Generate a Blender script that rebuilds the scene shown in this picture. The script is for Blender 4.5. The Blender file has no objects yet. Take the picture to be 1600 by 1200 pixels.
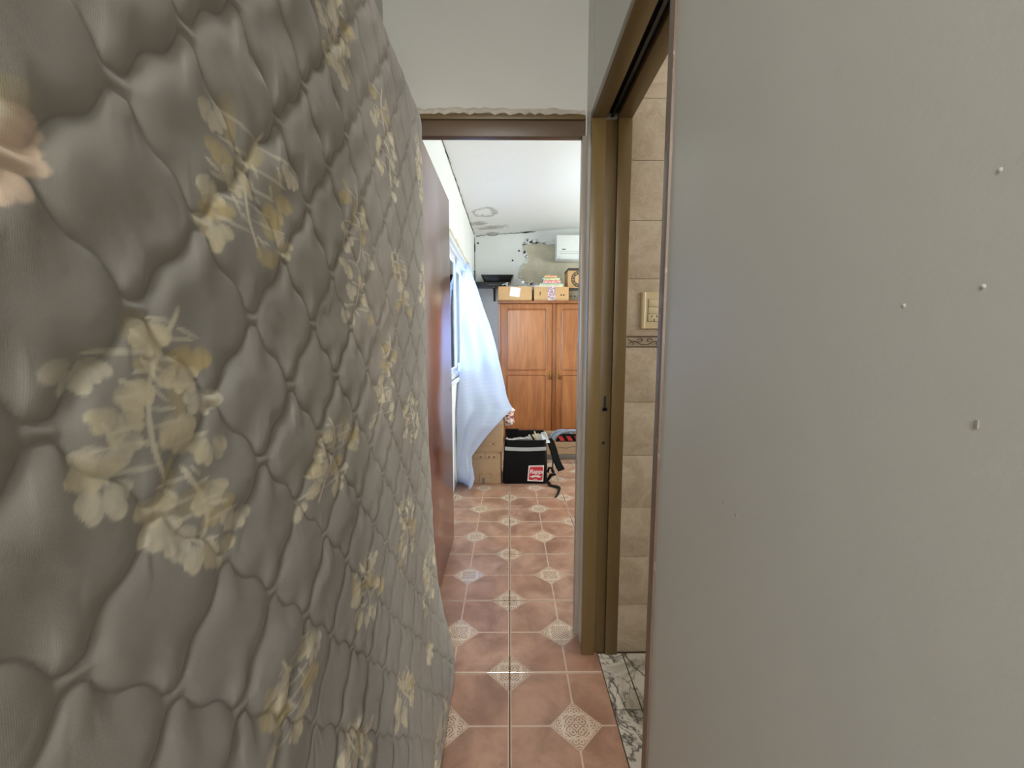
import bpy, bmesh, math, random
import numpy as np
from mathutils import Vector, Matrix

# ------------------------------------------------------------------ camera
FPX = 645.0; CAMH = 1.2
PITCH = math.atan(70 / FPX); YAW = math.atan(4 / (FPX / math.cos(PITCH)))
scene = bpy.context.scene
col = scene.collection
cam_d = bpy.data.cameras.new('camera'); cam = bpy.data.objects.new('camera', cam_d); col.objects.link(cam)
cam_d.sensor_width = 36; cam_d.lens = 36 * FPX / 1600; cam_d.clip_start = 0.02
cam.location = (0, 0, CAMH); cam.rotation_euler = (math.pi / 2 - PITCH, 0, -YAW)
scene.camera = cam

# ------------------------------------------------------------------ light
world = bpy.data.worlds.new('world'); scene.world = world; world.use_nodes = True
wb = world.node_tree.nodes['Background']; wb.inputs[0].default_value = (0.78, 0.88, 1.0, 1); wb.inputs[1].default_value = 1.6
vs = scene.view_settings
vs.view_transform = 'Standard'; vs.look = 'None'; vs.gamma = 1; vs.use_curve_mapping = False; vs.exposure = 0.45


def area(name, loc, target, sx, sy, power, color):
    d = bpy.data.lights.new(name, 'AREA'); d.shape = 'RECTANGLE'; d.size = sx; d.size_y = sy; d.energy = power; d.color = color
    o = bpy.data.objects.new(name, d); col.objects.link(o); o.location = loc
    o.rotation_euler = (Vector(target) - Vector(loc)).to_track_quat('-Z', 'Y').to_euler()
    return o


# daylight in the four window openings (bedroom left, added unseen one bedroom right, bathroom, hall behind the camera)
area('bedroom_window_daylight', (-0.66, 3.70, 1.40), (1, 3.70, 1.40), 1.5, 1.04, 76, (0.64, 0.79, 1.0))
area('added_bedroom_daylight', (2.98, 3.5, 1.5), (0, 3.5, 1.5), 1.5, 1.2, 62, (0.95, 1.0, 0.90))
area('bathroom_window_daylight', (1.98, 0.75, 1.65), (0, 0.75, 1.65), 0.6, 0.7, 15, (1.0, 0.94, 0.86))
area('hall_window_daylight', (-0.05, -2.62, 1.75), (-0.05, 0, 1.75), 0.62, 1.1, 34, (1.0, 0.98, 0.94))

# ------------------------------------------------------------------ helpers
R = random.Random(7)


def ray(u, v):
    a = (u - 800) / FPX; b = (600 - v) / FPX
    y = math.cos(PITCH) + b * math.sin(PITCH); z = -math.sin(PITCH) + b * math.cos(PITCH)
    c, s = math.cos(YAW), math.sin(YAW)
    return Vector((a * c + y * s, y * c - a * s, z))


def P(u, v, Y):
    r = ray(u, v); t = Y / r.y
    return Vector((r.x * t, Y, r.z * t + CAMH))


def PX(u, v, X):
    r = ray(u, v); t = X / r.x
    return Vector((X, r.y * t, r.z * t + CAMH))


def lin(c):
    return tuple((x / 255 / 12.92) if x / 255 <= 0.04045 else ((x / 255 + 0.055) / 1.055) ** 2.4 for x in c)


class NT:
    """small node-tree helper: every call returns an output socket"""
    def __init__(s, name):
        s.m = bpy.data.materials.new(name); s.m.use_nodes = True
        s.t = s.m.node_tree; s.b = s.t.nodes['Principled BSDF']; s.out = s.t.nodes['Material Output']

    def put(s, sock, v):
        if isinstance(v, bpy.types.NodeSocket): s.t.links.new(v, sock)
        elif isinstance(v, (tuple, list)) and len(v) == 3 and sock.type == 'RGBA': sock.default_value = (*v, 1)
        else: sock.default_value = v

    def math(s, op, *a, clamp=False):
        n = s.t.nodes.new('ShaderNodeMath'); n.operation = op; n.use_clamp = clamp
        for i, v in enumerate(a): s.put(n.inputs[i], v)
        return n.outputs[0]

    def mix(s, f, a, b, mode='MIX'):
        n = s.t.nodes.new('ShaderNodeMix'); n.data_type = 'RGBA'; n.blend_type = mode
        s.put(n.inputs[0], f); s.put(n.inputs[6], a); s.put(n.inputs[7], b)
        return n.outputs[2]

    def ramp(s, x, lo, hi):
        n = s.t.nodes.new('ShaderNodeMapRange'); n.clamp = True; n.interpolation_type = 'SMOOTHSTEP'
        s.put(n.inputs[0], x); s.put(n.inputs[1], lo); s.put(n.inputs[2], hi)
        return n.outputs[0]

    def coord(s, kind='Object'):
        return s.t.nodes.new('ShaderNodeTexCoord').outputs[kind]

    def pos(s):
        return s.t.nodes.new('ShaderNodeNewGeometry').outputs['Position']

    def xyz(s, v):
        n = s.t.nodes.new('ShaderNodeSeparateXYZ'); s.put(n.inputs[0], v); return n.outputs[0], n.outputs[1], n.outputs[2]

    def vec(s, x, y, z=0.0):
        n = s.t.nodes.new('ShaderNodeCombineXYZ')
        for i, v in enumerate((x, y, z)): s.put(n.inputs[i], v)
        return n.outputs[0]

    def scale(s, v, sc):
        n = s.t.nodes.new('ShaderNodeMapping'); s.put(n.inputs[0], v); n.inputs[3].default_value = sc; return n.outputs[0]

    def noise(s, v, scale, detail=3, rough=0.55, dist=0.0):
        n = s.t.nodes.new('ShaderNodeTexNoise'); s.put(n.inputs['Vector'], v)
        n.inputs['Scale'].default_value = scale; n.inputs['Detail'].default_value = detail
        n.inputs['Roughness'].default_value = rough; n.inputs['Distortion'].default_value = dist
        return n.outputs[0]

    def vor(s, v, scale, feat='DISTANCE_TO_EDGE'):
        n = s.t.nodes.new('ShaderNodeTexVoronoi'); n.feature = feat; s.put(n.inputs['Vector'], v)
        n.inputs['Scale'].default_value = scale
        return n.outputs['Distance']

    def rand(s):
        return s.t.nodes.new('ShaderNodeObjectInfo').outputs['Random']

    def bump(s, h, strength=0.3, dist=0.01):
        n = s.t.nodes.new('ShaderNodeBump'); n.inputs['Strength'].default_value = strength; n.inputs['Distance'].default_value = dist
        s.put(n.inputs['Height'], h); s.t.links.new(n.outputs[0], s.b.inputs['Normal'])

    def done(s, color, rough=0.5, **kw):
        s.put(s.b.inputs['Base Color'], color); s.put(s.b.inputs['Roughness'], rough)
        for k, v in kw.items(): s.put(s.b.inputs[k.replace('_', ' ')], v)
        return s.m


def plain(name, rgb, rough=0.5, var=0.12, sc=9.0, bump=0.0, bsc=60.0, bdist=0.002, **kw):
    n = NT(name); c = lin(rgb); p = n.coord()
    d = tuple(max(0, x * (1 - var * 1.4)) for x in c); l = tuple(min(1, x * (1 + var)) for x in c)
    colr = n.mix(n.noise(p, sc, 4), d, l)
    if bump: n.bump(n.noise(p, bsc, 3), bump, bdist)
    return n.done(colr, rough, **kw)


M = {}
WO = {}


def reg(o, origin):
    WO[o.name] = Vector(origin)


def tag(o, label=None, cat=None, group=None, kind=None):
    if label: o['label'] = label
    if cat: o['category'] = cat
    if group: o['group'] = group
    if kind: o['kind'] = kind
    return o


def empty(name, loc, label=None, cat=None, group=None):
    o = bpy.data.objects.new(name, None); col.objects.link(o); o.location = loc; o.empty_display_size = 0.05
    reg(o, loc)
    return tag(o, label, cat, group)


class MB:
    def __init__(s): s.bm = bmesh.new()

    def box(s, x0, x1, y0, y1, z0, z1, bev=0.0, seg=2, mtx=None):
        r = bmesh.ops.create_cube(s.bm, size=1)
        for v in r['verts']:
            v.co = Vector(((x0 + x1) / 2 + v.co.x * (x1 - x0), (y0 + y1) / 2 + v.co.y * (y1 - y0), (z0 + z1) / 2 + v.co.z * (z1 - z0)))
            if mtx: v.co = mtx @ v.co
        if bev:
            es = list({e for v in r['verts'] for e in v.link_edges})
            bmesh.ops.bevel(s.bm, geom=es, offset=bev, segments=seg, affect='EDGES', profile=0.5)
        return s

    def tube(s, pts, r, n=8, closed=False, flat=None):
        pts = [Vector(p) for p in pts]; N = len(pts); rings = []
        for i, p in enumerate(pts):
            a = pts[(i - 1) % N] if (closed or i > 0) else p
            b = pts[(i + 1) % N] if (closed or i < N - 1) else p
            t = (b - a).normalized()
            up = Vector((0, 0, 1)) if abs(t.z) < 0.9 else Vector((0, 1, 0))
            x = t.cross(up).normalized(); y = x.cross(t)
            rr = r[i] if isinstance(r, (list, tuple)) else r
            ring = []
            for k in range(n):
                an = 2 * math.pi * k / n
                ring.append(s.bm.verts.new(p + x * math.cos(an) * rr + y * math.sin(an) * rr * (flat or 1)))
            rings.append(ring)
        for i in range(N if closed else N - 1):
            A, B = rings[i], rings[(i + 1) % N]
            for k in range(n): s.bm.faces.new((A[k], A[(k + 1) % n], B[(k + 1) % n], B[k]))
        if not closed:
            s.bm.faces.new(list(reversed(rings[0]))); s.bm.faces.new(rings[-1])
        return s

    def strip(s, pts, width_vec, thick_vec):
        """flat strap through pts"""
        W = Vector(width_vec) / 2; T = Vector(thick_vec) / 2; rings = []
        for p in pts:
            p = Vector(p); rings.append([s.bm.verts.new(q) for q in (p - W - T, p + W - T, p + W + T, p - W + T)])
        for A, B in zip(rings, rings[1:]):
            for k in range(4): s.bm.faces.new((A[k], A[(k + 1) % 4], B[(k + 1) % 4], B[k]))
        s.bm.faces.new(list(reversed(rings[0]))); s.bm.faces.new(rings[-1])
        return s

    def lathe(s, prof, c, n=20, axis='Z'):
        c = Vector(c); rings = []
        for (r, h) in prof:
            ring = []
            for k in range(n):
                a = 2 * math.pi * k / n
                q = Vector((r * math.cos(a), r * math.sin(a), h))
                if axis == 'Y': q = Vector((q.x, -q.z, q.y))
                ring.append(s.bm.verts.new(c + q))
            rings.append(ring)
        for A, B in zip(rings, rings[1:]):
            for k in range(n): s.bm.faces.new((A[k], A[(k + 1) % n], B[(k + 1) % n], B[k]))
        s.bm.faces.new(list(reversed(rings[0]))); s.bm.faces.new(rings[-1])
        return s

    def prism(s, pts, d):
        """closed polygon extruded by vector d"""
        d = Vector(d)
        A = [s.bm.verts.new(Vector(p)) for p in pts]; B = [s.bm.verts.new(Vector(p) + d) for p in pts]
        s.bm.faces.new(list(reversed(A))); s.bm.faces.new(B)
        n = len(A)
        for k in range(n): s.bm.faces.new((A[k], A[(k + 1) % n], B[(k + 1) % n], B[k]))
        return s

    def loft(s, loops, cap=True):
        rings = [[s.bm.verts.new(Vector(p)) for p in L] for L in loops]
        for A, B in zip(rings, rings[1:]):
            n = len(A)
            for k in range(n): s.bm.faces.new((A[k], A[(k + 1) % n], B[(k + 1) % n], B[k]))
        if cap:
            s.bm.faces.new(list(reversed(rings[0]))); s.bm.faces.new(rings[-1])
        return s

    def build(s, name, mat, parent=None, bevel=0.0, seg=2, smooth=False, **tags):
        bm = s.bm
        bmesh.ops.recalc_face_normals(bm, faces=bm.faces[:])
        if bevel:
            es = [e for e in bm.edges if len(e.link_faces) == 2 and e.calc_face_angle(0) > 0.6]
            bmesh.ops.bevel(bm, geom=es, offset=bevel, segments=seg, affect='EDGES', profile=0.5)
        me = bpy.data.meshes.new(name)
        cs = [v.co for v in bm.verts]
        c = Vector((sum(min(v[i] for v in cs) + max(v[i] for v in cs) for _ in (0,)) / 2 for i in range(2))).to_3d()
        c.z = min(v.z for v in cs)
        bmesh.ops.translate(bm, verts=bm.verts[:], vec=-c)
        bm.to_mesh(me); bm.free()
        if smooth:
            me.polygons.foreach_set('use_smooth', [True] * len(me.polygons))
            try: me.set_sharp_from_angle(angle=math.radians(40))
            except Exception: pass
        return link(name, me, mat, parent, c, **tags)


def link(name, me, mat, parent, c, **tags):
    o = bpy.data.objects.new(name, me); col.objects.link(o)
    if mat: me.materials.append(M[mat]) if len(me.materials) == 0 else None
    o.parent = parent
    o.location = Vector(c) - (WO[parent.name] if parent else Vector())
    reg(o, c)
    tag(o, **tags)
    return o


def box(name, mat, parent, x0, x1, y0, y1, z0, z1, bev=0.0, **tags):
    return MB().box(x0, x1, y0, y1, z0, z1, bev).build(name, mat, parent, smooth=bev > 0, **tags)


def text(name, s, size, loc, mat, parent, shear=0.0, thick=0.0006, bold=0.0):
    cu = bpy.data.curves.new(name, 'FONT'); cu.body = s; cu.size = size; cu.align_x = 'CENTER'; cu.align_y = 'CENTER'
    cu.extrude = thick; cu.shear = shear; cu.offset = bold; cu.resolution_u = 4
    tmp = bpy.data.objects.new('tmp', cu); col.objects.link(tmp)
    me = bpy.data.meshes.new_from_object(tmp.evaluated_get(bpy.context.evaluated_depsgraph_get()))
    bpy.data.objects.remove(tmp); bpy.data.curves.remove(cu)
    me.materials.clear()
    me.transform(Matrix.Rotation(math.pi / 2, 4, 'X'))
    me.name = name
    return link(name, me, mat, parent, loc)


def vnoise(x, y, seed):
    """smooth value noise on numpy arrays, unit lattice"""
    g = np.random.default_rng(seed).random((257, 257))
    xi = np.floor(x).astype(int); yi = np.floor(y).astype(int)
    fx = x - xi; fy = y - yi; fx = fx * fx * (3 - 2 * fx); fy = fy * fy * (3 - 2 * fy)
    a = g[xi % 256, yi % 256]; b = g[(xi + 1) % 256, yi % 256]; c = g[xi % 256, (yi + 1) % 256]; d = g[(xi + 1) % 256, (yi + 1) % 256]
    return (a * (1 - fx) + b * fx) * (1 - fy) + (c * (1 - fx) + d * fx) * fy - 0.5


def grid_mesh(name, V, nr, nc, smooth=True):
    """V (nr*nc,3) -> quad grid mesh"""
    me = bpy.data.meshes.new(name)
    i = np.arange(nr * nc).reshape(nr, nc)
    q = np.stack([i[:-1, :-1], i[:-1, 1:], i[1:, 1:], i[1:, :-1]], -1).reshape(-1, 4)
    me.vertices.add(len(V)); me.vertices.foreach_set('co', V.astype(np.float32).ravel())
    me.loops.add(q.size); me.loops.foreach_set('vertex_index', q.ravel().astype(np.int32))
    me.polygons.add(len(q)); me.polygons.foreach_set('loop_start', np.arange(0, q.size, 4, dtype=np.int32))
    me.polygons.foreach_set('use_smooth', np.full(len(q), smooth))
    me.update(calc_edges=True)
    return me


# ------------------------------------------------------------------ materials
def wall_paint(name, rgb, rough, peel=0.25):
    n = NT(name); p = n.pos(); c = lin(rgb)
    base = n.mix(n.noise(p, 2.2, 4), tuple(x * 0.93 for x in c), tuple(min(1, x * 1.04) for x in c))
    base = n.mix(n.math('MULTIPLY', n.ramp(n.noise(p, 11, 5, 0.65), 0.66, 0.78), 0.35), base, tuple(x * 0.7 for x in c))
    h = n.math('ADD', n.noise(p, 190, 3), n.math('MULTIPLY', n.noise(p, 26, 4), 1.6))
    n.bump(h, peel, 0.003)
    return n.done(base, rough)


M['hall_paint'] = wall_paint('hall_paint', (198, 197, 190), 0.45, 0.03)
M['hall_paint_right'] = wall_paint('hall_paint_right', (202, 203, 198), 0.36, 0.05)
M['white_paint'] = wall_paint('white_paint', (232, 234, 232), 0.6, 0.22)


def ceiling_mat():
    n = NT('stained_ceiling'); p = n.pos(); c = lin((234, 234, 230))
    base = n.mix(n.noise(p, 1.6, 4), tuple(x * 0.94 for x in c), c)
    x, y, z = n.xyz(p)
    stain = 0.0
    for (u, v, sx, sy, ring) in ((758, 327, 0.13, 0.17, 1), (768, 352, 0.24, 0.12, 0), (770, 361, 0.12, 0.08, 0), (778, 367, 0.14, 0.1, 0), (748, 344, 0.12, 0.12, 0)):
        r = ray(u, v); t = (2.53 - CAMH) / r.z; cx, cy = r.x * t, r.y * t
        d = n.math('SQRT', n.math('ADD', n.math('POWER', n.math('DIVIDE', n.math('SUBTRACT', x, cx), sx), 2.0),
                                  n.math('POWER', n.math('DIVIDE', n.math('SUBTRACT', y, cy), sy), 2.0)))
        d = n.math('ADD', d, n.math('MULTIPLY', n.math('SUBTRACT', n.noise(p, 15, 5, 0.65), 0.5), 1.7))
        if ring: m = n.math('SUBTRACT', n.ramp(d, 0.55, 0.8), n.ramp(d, 0.85, 1.1))
        else: m = n.math('SUBTRACT', 1.0, n.ramp(d, 0.3, 1.0))
        stain = n.math('MAXIMUM', stain, m)
    base = n.mix(n.math('MULTIPLY', stain, 0.55), base, lin((120, 112, 96)))
    n.bump(n.noise(p, 14, 5), 0.25, 0.012)
    return n.done(base, 0.7)


M['stained_ceiling'] = ceiling_mat()
M['bare_cement'] = plain('bare_cement', (204, 197, 174), 0.9, 0.25, 7, 0.6, 40, 0.01)
M['rough_plaster'] = plain('rough_plaster', (190, 182, 170), 0.85, 0.2, 20, 0.6, 60, 0.01)
M['grout'] = plain('grout', (96, 74, 62), 0.85, 0.2, 30)
M['pale_grout'] = plain('pale_grout', (214, 206, 190), 0.85, 0.1, 30)
M['dark'] = plain('dark', (14, 13, 12), 0.6, 0.2)
M['scuff_grey'] = plain('scuff_grey', (164, 160, 152), 0.5, 0.2, 300)
M['crack'] = plain('crack', (62, 58, 52), 0.9, 0.4, 20)


def floor_tile_mat():
    n = NT('floor_tile'); o = n.coord(); x, y, z = n.xyz(o); S = 0.2075; D = 0.083
    a = n.math('ABSOLUTE', x); b = n.math('ABSOLUTE', y)
    rnd = n.rand()
    wp = n.pos()
    n1 = n.noise(wp, 6.5, 5, 0.6, 0.4); n2 = n.noise(wp, 2.0, 2)
    clay = n.mix(n.ramp(n1, 0.30, 0.70), lin((126, 91, 76)), lin((184, 146, 126)))
    clay = n.mix(n.math('MULTIPLY', n.ramp(n2, 0.35, 0.7), 0.5), clay, lin((166, 114, 88)))
    clay = n.mix(n.math('MULTIPLY', n.ramp(n.noise(wp, 30, 4), 0.62, 0.75), 0.35), clay, lin((98, 66, 52)))
    clay = n.mix(n.math('MULTIPLY', rnd, 0.22), clay, lin((196, 160, 132)))
    cream = n.mix(n.noise(wp, 40, 3), lin((192, 168, 148)), lin((216, 196, 176)))
    dc = n.math('ADD', a, b)
    ac = n.math('SUBTRACT', S, a); bc = n.math('SUBTRACT', S, b)
    dk = n.math('ADD', ac, bc)
    dmin = n.math('MINIMUM', dc, dk)
    inD = n.math('LESS_THAN', dmin, D)
    # printed joints running from the centre diamond to the sides
    line = n.math('LESS_THAN', n.math('MINIMUM', a, b), 0.0030)
    edge = n.math('LESS_THAN', n.math('MINIMUM', ac, bc), 0.0058)
    line = n.math('MAXIMUM', line, edge)
    colr = n.mix(n.math('MULTIPLY', line, 0.8), clay, cream)
    colr = n.mix(inD, colr, cream)
    # ornament mirrored into one octant, so that it reads as a scroll motif
    cen = n.math('LESS_THAN', dc, D)
    m1 = n.math('ADD', n.math('MULTIPLY', cen, a), n.math('MULTIPLY', n.math('SUBTRACT', 1.0, cen), ac))
    m2 = n.math('ADD', n.math('MULTIPLY', cen, b), n.math('MULTIPLY', n.math('SUBTRACT', 1.0, cen), bc))
    hi = n.math('MAXIMUM', m1, m2); lo = n.math('MINIMUM', m1, m2)
    sq = n.math('ABSOLUTE', n.math('SUBTRACT', hi, 0.041))
    r = n.math('SQRT', n.math('ADD', n.math('POWER', n.math('SUBTRACT', hi, 0.021), 2.0), n.math('POWER', n.math('SUBTRACT', lo, 0.013), 2.0)))
    rings = n.math('SINE', n.math('MULTIPLY', r, 760.0))
    r2 = n.math('SQRT', n.math('ADD', n.math('POWER', n.math('SUBTRACT', hi, 0.052), 2.0), n.math('POWER', n.math('SUBTRACT', lo, 0.009), 2.0)))
    rings2 = n.math('SINE', n.math('MULTIPLY', r2, 820.0))
    inner = n.math('LESS_THAN', hi, 0.037)
    outer = n.math('GREATER_THAN', hi, 0.045)
    orn = n.math('ADD', n.math('MULTIPLY', inner, n.math('GREATER_THAN', rings, 0.15)), n.math('MULTIPLY', outer, n.math('GREATER_THAN', rings2, 0.35)))
    orn = n.math('MULTIPLY', orn, n.math('LESS_THAN', dmin, D - 0.007))
    orn = n.math('MAXIMUM', orn, n.math('MULTIPLY', n.math('LESS_THAN', n.math('ABSOLUTE', n.math('SUBTRACT', dmin, D - 0.005)), 0.0012), 1.0))
    orn = n.math('MULTIPLY', orn, inD)
    orn = n.math('MULTIPLY', orn, n.ramp(n.noise(wp, 70, 3), 0.25, 0.5))
    colr = n.mix(n.math('MULTIPLY', orn, 0.72), colr, lin((126, 90, 70)))
    rough = n.math('ADD', n.math('MULTIPLY', n.math('SUBTRACT', 1.0, inD), 0.24), n.math('ADD', 0.05, n.math('MULTIPLY', n.noise(wp, 35, 4), 0.14)))
    h = n.math('SUBTRACT', n.math('MULTIPLY', n.noise(wp, 55, 4), 0.5), n.math('MULTIPLY', n.math('MAXIMUM', line, orn), 0.5))
    n.bump(h, 0.08, 0.002)
    return n.done(colr, rough, Specular_IOR_Level=0.6)


M['floor_tile'] = floor_tile_mat()


def marble_mat():
    n = NT('veined_marble'); p = n.pos()
    w = n.noise(p, 3.4, 5, 0.58, 0.8)
    v1 = n.math('SUBTRACT', 1.0, n.ramp(n.math('ABSOLUTE', n.math('SUBTRACT', w, 0.5)), 0.0, 0.035))
    w2 = n.noise(p, 6.0, 5, 0.6, 1.0)
    v2 = n.math('SUBTRACT', 1.0, n.ramp(n.math('ABSOLUTE', n.math('SUBTRACT', w2, 0.52)), 0.0, 0.02))
    blot = n.ramp(n.noise(p, 4.0, 5, 0.6, 0.8), 0.44, 0.64)
    c = n.mix(n.noise(p, 8, 3), lin((206, 200, 188)), lin((232, 228, 218)))
    c = n.mix(n.math('MULTIPLY', blot, 0.8), c, lin((118, 108, 90)))
    c = n.mix(n.math('MULTIPLY', v1, 0.8), c, lin((62, 60, 56)))
    c = n.mix(n.math('MULTIPLY', v2, 0.65), c, lin((52, 48, 46)))
    return n.done(c, 0.18)


M['veined_marble'] = marble_mat()


def wall_tile_mat():
    n = NT('beige_wall_tile'); p = n.pos()
    w = n.noise(p, 9, 5, 0.6, 1.4)
    c = n.mix(n.ramp(w, 0.3, 0.7), lin((196, 180, 156)), lin((216, 203, 182)))
    v = n.math('SUBTRACT', 1.0, n.ramp(n.math('ABSOLUTE', n.math('SUBTRACT', n.noise(p, 16, 5, 0.6, 1.8), 0.5)), 0.0, 0.03))
    c = n.mix(n.math('MULTIPLY', v, 0.4), c, lin((232, 222, 204)))
    return n.done(c, 0.22)


M['beige_wall_tile'] = wall_tile_mat()
M['scroll_brown'] = plain('scroll_brown', (92, 76, 64), 0.4, 0.2, 60)
M['tile_border'] = plain('tile_border', (186, 172, 152), 0.3, 0.15, 40)


def painted_metal(name, rgb, rough, worn=None):
    n = NT(name); p = n.pos(); c = lin(rgb)
    b = n.mix(n.noise(p, 8, 4), tuple(x * 0.86 for x in c), tuple(min(1, x * 1.1) for x in c))
    if worn:
        m = n.ramp(n.noise(n.scale(p, (1, 1, 0.35)), 60, 5, 0.7), 0.60, 0.68)
        b = n.mix(n.math('MULTIPLY', m, 0.7), b, lin(worn))
    n.bump(n.noise(p, 70, 3), 0.10, 0.003)
    return n.done(b, rough)


M['olive_paint'] = painted_metal('olive_paint', (108, 89, 54), 0.34)
M['olive_slot'] = painted_metal('olive_slot', (98, 80, 48), 0.42)
M['worn_brown'] = painted_metal('worn_brown', (118, 100, 86), 0.4, (176, 168, 160))
M['lintel_brown'] = painted_metal('lintel_brown', (96, 78, 62), 0.4)
M['grey_jamb'] = painted_metal('grey_jamb', (160, 150, 138), 0.3)


def wood(name, c0, c1, rough, scl=(14, 14, 0.9), coat=0.0):
    n = NT(name); p = n.pos()
    q = n.scale(p, scl)
    g = n.noise(q, 3.2, 5, 0.6, 0.6)
    c = n.mix(n.ramp(g, 0.28, 0.72), lin(c0), lin(c1))
    c = n.mix(n.math('MULTIPLY', n.noise(n.scale(p, tuple(s * 6 for s in scl)), 4, 3), 0.22), c, tuple(x * 0.5 for x in lin(c0)))
    n.bump(g, 0.05, 0.002)
    return n.done(c, rough, Coat_Weight=coat, Coat_Roughness=0.2)


M['mahogany'] = wood('mahogany', (84, 32, 24), (112, 46, 34), 0.3, (22, 22, 0.8), 0.8)
M['wardrobe_wood'] = wood('wardrobe_wood', (146, 88, 48), (178, 114, 66), 0.32, (9, 9, 0.8), 0.3)
M['wardrobe_trim'] = wood('wardrobe_trim', (124, 72, 38), (156, 94, 52), 0.32, (9, 9, 0.8), 0.3)
M['brass'] = plain('brass', (150, 118, 62), 0.3, 0.2, 30, Metallic=0.9)
M['cardboard'] = plain('cardboard', (196, 154, 104), 0.8, 0.10, 12, 0.12, 200, 0.001)
M['cardboard_grey'] = plain('cardboard_grey', (178, 148, 116), 0.8, 0.10, 12, 0.12, 200, 0.001)
M['cardboard_dark'] = plain('cardboard_dark', (122, 110, 88), 0.8, 0.1, 12)
M['box_ink'] = plain('box_ink', (58, 48, 40), 0.7, 0.1)
M['box_print'] = plain('box_print', (120, 88, 62), 0.7, 0.1)
M['paper'] = plain('paper', (236, 232, 222), 0.7, 0.05, 40)


def printed(name, cols, sc):
    n = NT(name); p = n.coord()
    c = n.mix(n.ramp(n.noise(p, sc, 1), 0.42, 0.5), lin(cols[0]), lin(cols[1]))
    c = n.mix(n.ramp(n.noise(n.scale(p, (1.3, 1.3, 2.1)), sc * 1.3, 1), 0.52, 0.58), c, lin(cols[2]))
    return n.done(c, 0.55)


M['label_print'] = printed('label_print', ((226, 218, 214), (176, 158, 168), (150, 84, 84)), 34)
M['game_red'] = printed('game_red', ((238, 226, 214), (226, 150, 140), (205, 84, 78)), 70)
M['game_orange'] = printed('game_orange', ((236, 176, 130), (240, 200, 150), (214, 122, 90)), 55)
M['game_teal'] = printed('game_teal', ((186, 214, 206), (222, 230, 220), (120, 168, 170)), 60)
M['game_cream'] = printed('game_cream', ((240, 236, 206), (226, 224, 170), (150, 160, 90)), 60)
M['fringe_print'] = printed('fringe_print', ((232, 222, 216), (214, 176, 170), (128, 54, 48)), 18)
M['stripe_bag_red'] = plain('stripe_bag_red', (206, 44, 38), 0.5, 0.1)
M['bag_black'] = plain('bag_black', (5, 5, 8), 0.75, 0.3, 30, Specular_IOR_Level=0.25)
M['reflective'] = plain('reflective', (178, 180, 182), 0.35, 0.06, 60)
M['silver_foil'] = plain('silver_foil', (200, 202, 204), 0.28, 0.2, 26, 0.9, 34, 0.012, Metallic=0.8)
M['patch_white'] = plain('patch_white', (238, 230, 228), 0.5, 0.03)
M['patch_red'] = plain('patch_red', (206, 52, 66), 0.5, 0.05)
M['white_plastic'] = plain('white_plastic', (236, 238, 232), 0.35, 0.02)
M['ac_seam_grey'] = plain('ac_seam_grey', (150, 152, 148), 0.5, 0.05)  # grey of the casing seam and the flap gap
M['ivory_plastic'] = plain('ivory_plastic', (226, 208, 170), 0.3, 0.03)
M['ivory_plastic_b'] = plain('ivory_plastic_b', (232, 216, 180), 0.3, 0.03)
M['black_metal'] = plain('black_metal', (22, 20, 20), 0.28, 0.2, 20)
M['pan_rim_highlight'] = plain('pan_rim_highlight', (120, 116, 112), 0.25, 0.2, 20, Metallic=0.8)  # lighter than the pan: reflection along its edge painted into the rim
M['chrome'] = plain('chrome', (206, 206, 206), 0.12, 0.05, Metallic=1.0)
M['hose_grey'] = plain('hose_grey', (132, 140, 154), 0.4, 0.12, 40)
M['aluminium'] = plain('aluminium', (222, 226, 230), 0.35, 0.03)
M['grey_carton'] = plain('grey_carton', (120, 112, 104), 0.7, 0.1)  # plain grey of the carton's base tray and torn patch
M['stick'] = plain('stick', (214, 176, 124), 0.6, 0.1)
M['window_gasket'] = plain('window_gasket', (92, 98, 104), 0.5, 0.1)
M['piping'] = plain('piping', (172, 160, 148), 0.7, 0.12, 40, 0.2, 400, 0.001)


def glass_mat():
    n = NT('window_glass')
    g = n.t.nodes.new('ShaderNodeBsdfGlossy'); g.inputs['Roughness'].default_value = 0.03
    t = n.t.nodes.new('ShaderNodeBsdfTransparent'); t.inputs[0].default_value = (0.93, 0.97, 0.97, 1)
    f = n.t.nodes.new('ShaderNodeFresnel'); f.inputs[0].default_value = 1.45
    mx = n.t.nodes.new('ShaderNodeMixShader')
    n.t.links.new(f.outputs[0], mx.inputs[0]); n.t.links.new(t.outputs[0], mx.inputs[1]); n.t.links.new(g.outputs[0], mx.inputs[2])
    n.t.links.new(mx.outputs[0], n.out.inputs[0])
    return n.m


M['window_glass'] = glass_mat()


def sheet_mat():
    n = NT('thin_white_sheet'); p = n.pos()
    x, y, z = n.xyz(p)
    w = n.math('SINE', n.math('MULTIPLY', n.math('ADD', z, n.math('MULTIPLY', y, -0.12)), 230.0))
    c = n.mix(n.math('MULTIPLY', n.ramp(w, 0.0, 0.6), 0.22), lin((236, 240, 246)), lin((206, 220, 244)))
    d = n.t.nodes.new('ShaderNodeBsdfDiffuse'); n.put(d.inputs[0], c)
    t = n.t.nodes.new('ShaderNodeBsdfTranslucent'); n.put(t.inputs[0], lin((188, 210, 250)))
    mx = n.t.nodes.new('ShaderNodeMixShader'); mx.inputs[0].default_value = 0.5
    n.t.links.new(d.outputs[0], mx.inputs[1]); n.t.links.new(t.outputs[0], mx.inputs[2])
    n.t.links.new(mx.outputs[0], n.out.inputs[0])
    return n.m


M['thin_white_sheet'] = sheet_mat()


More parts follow.
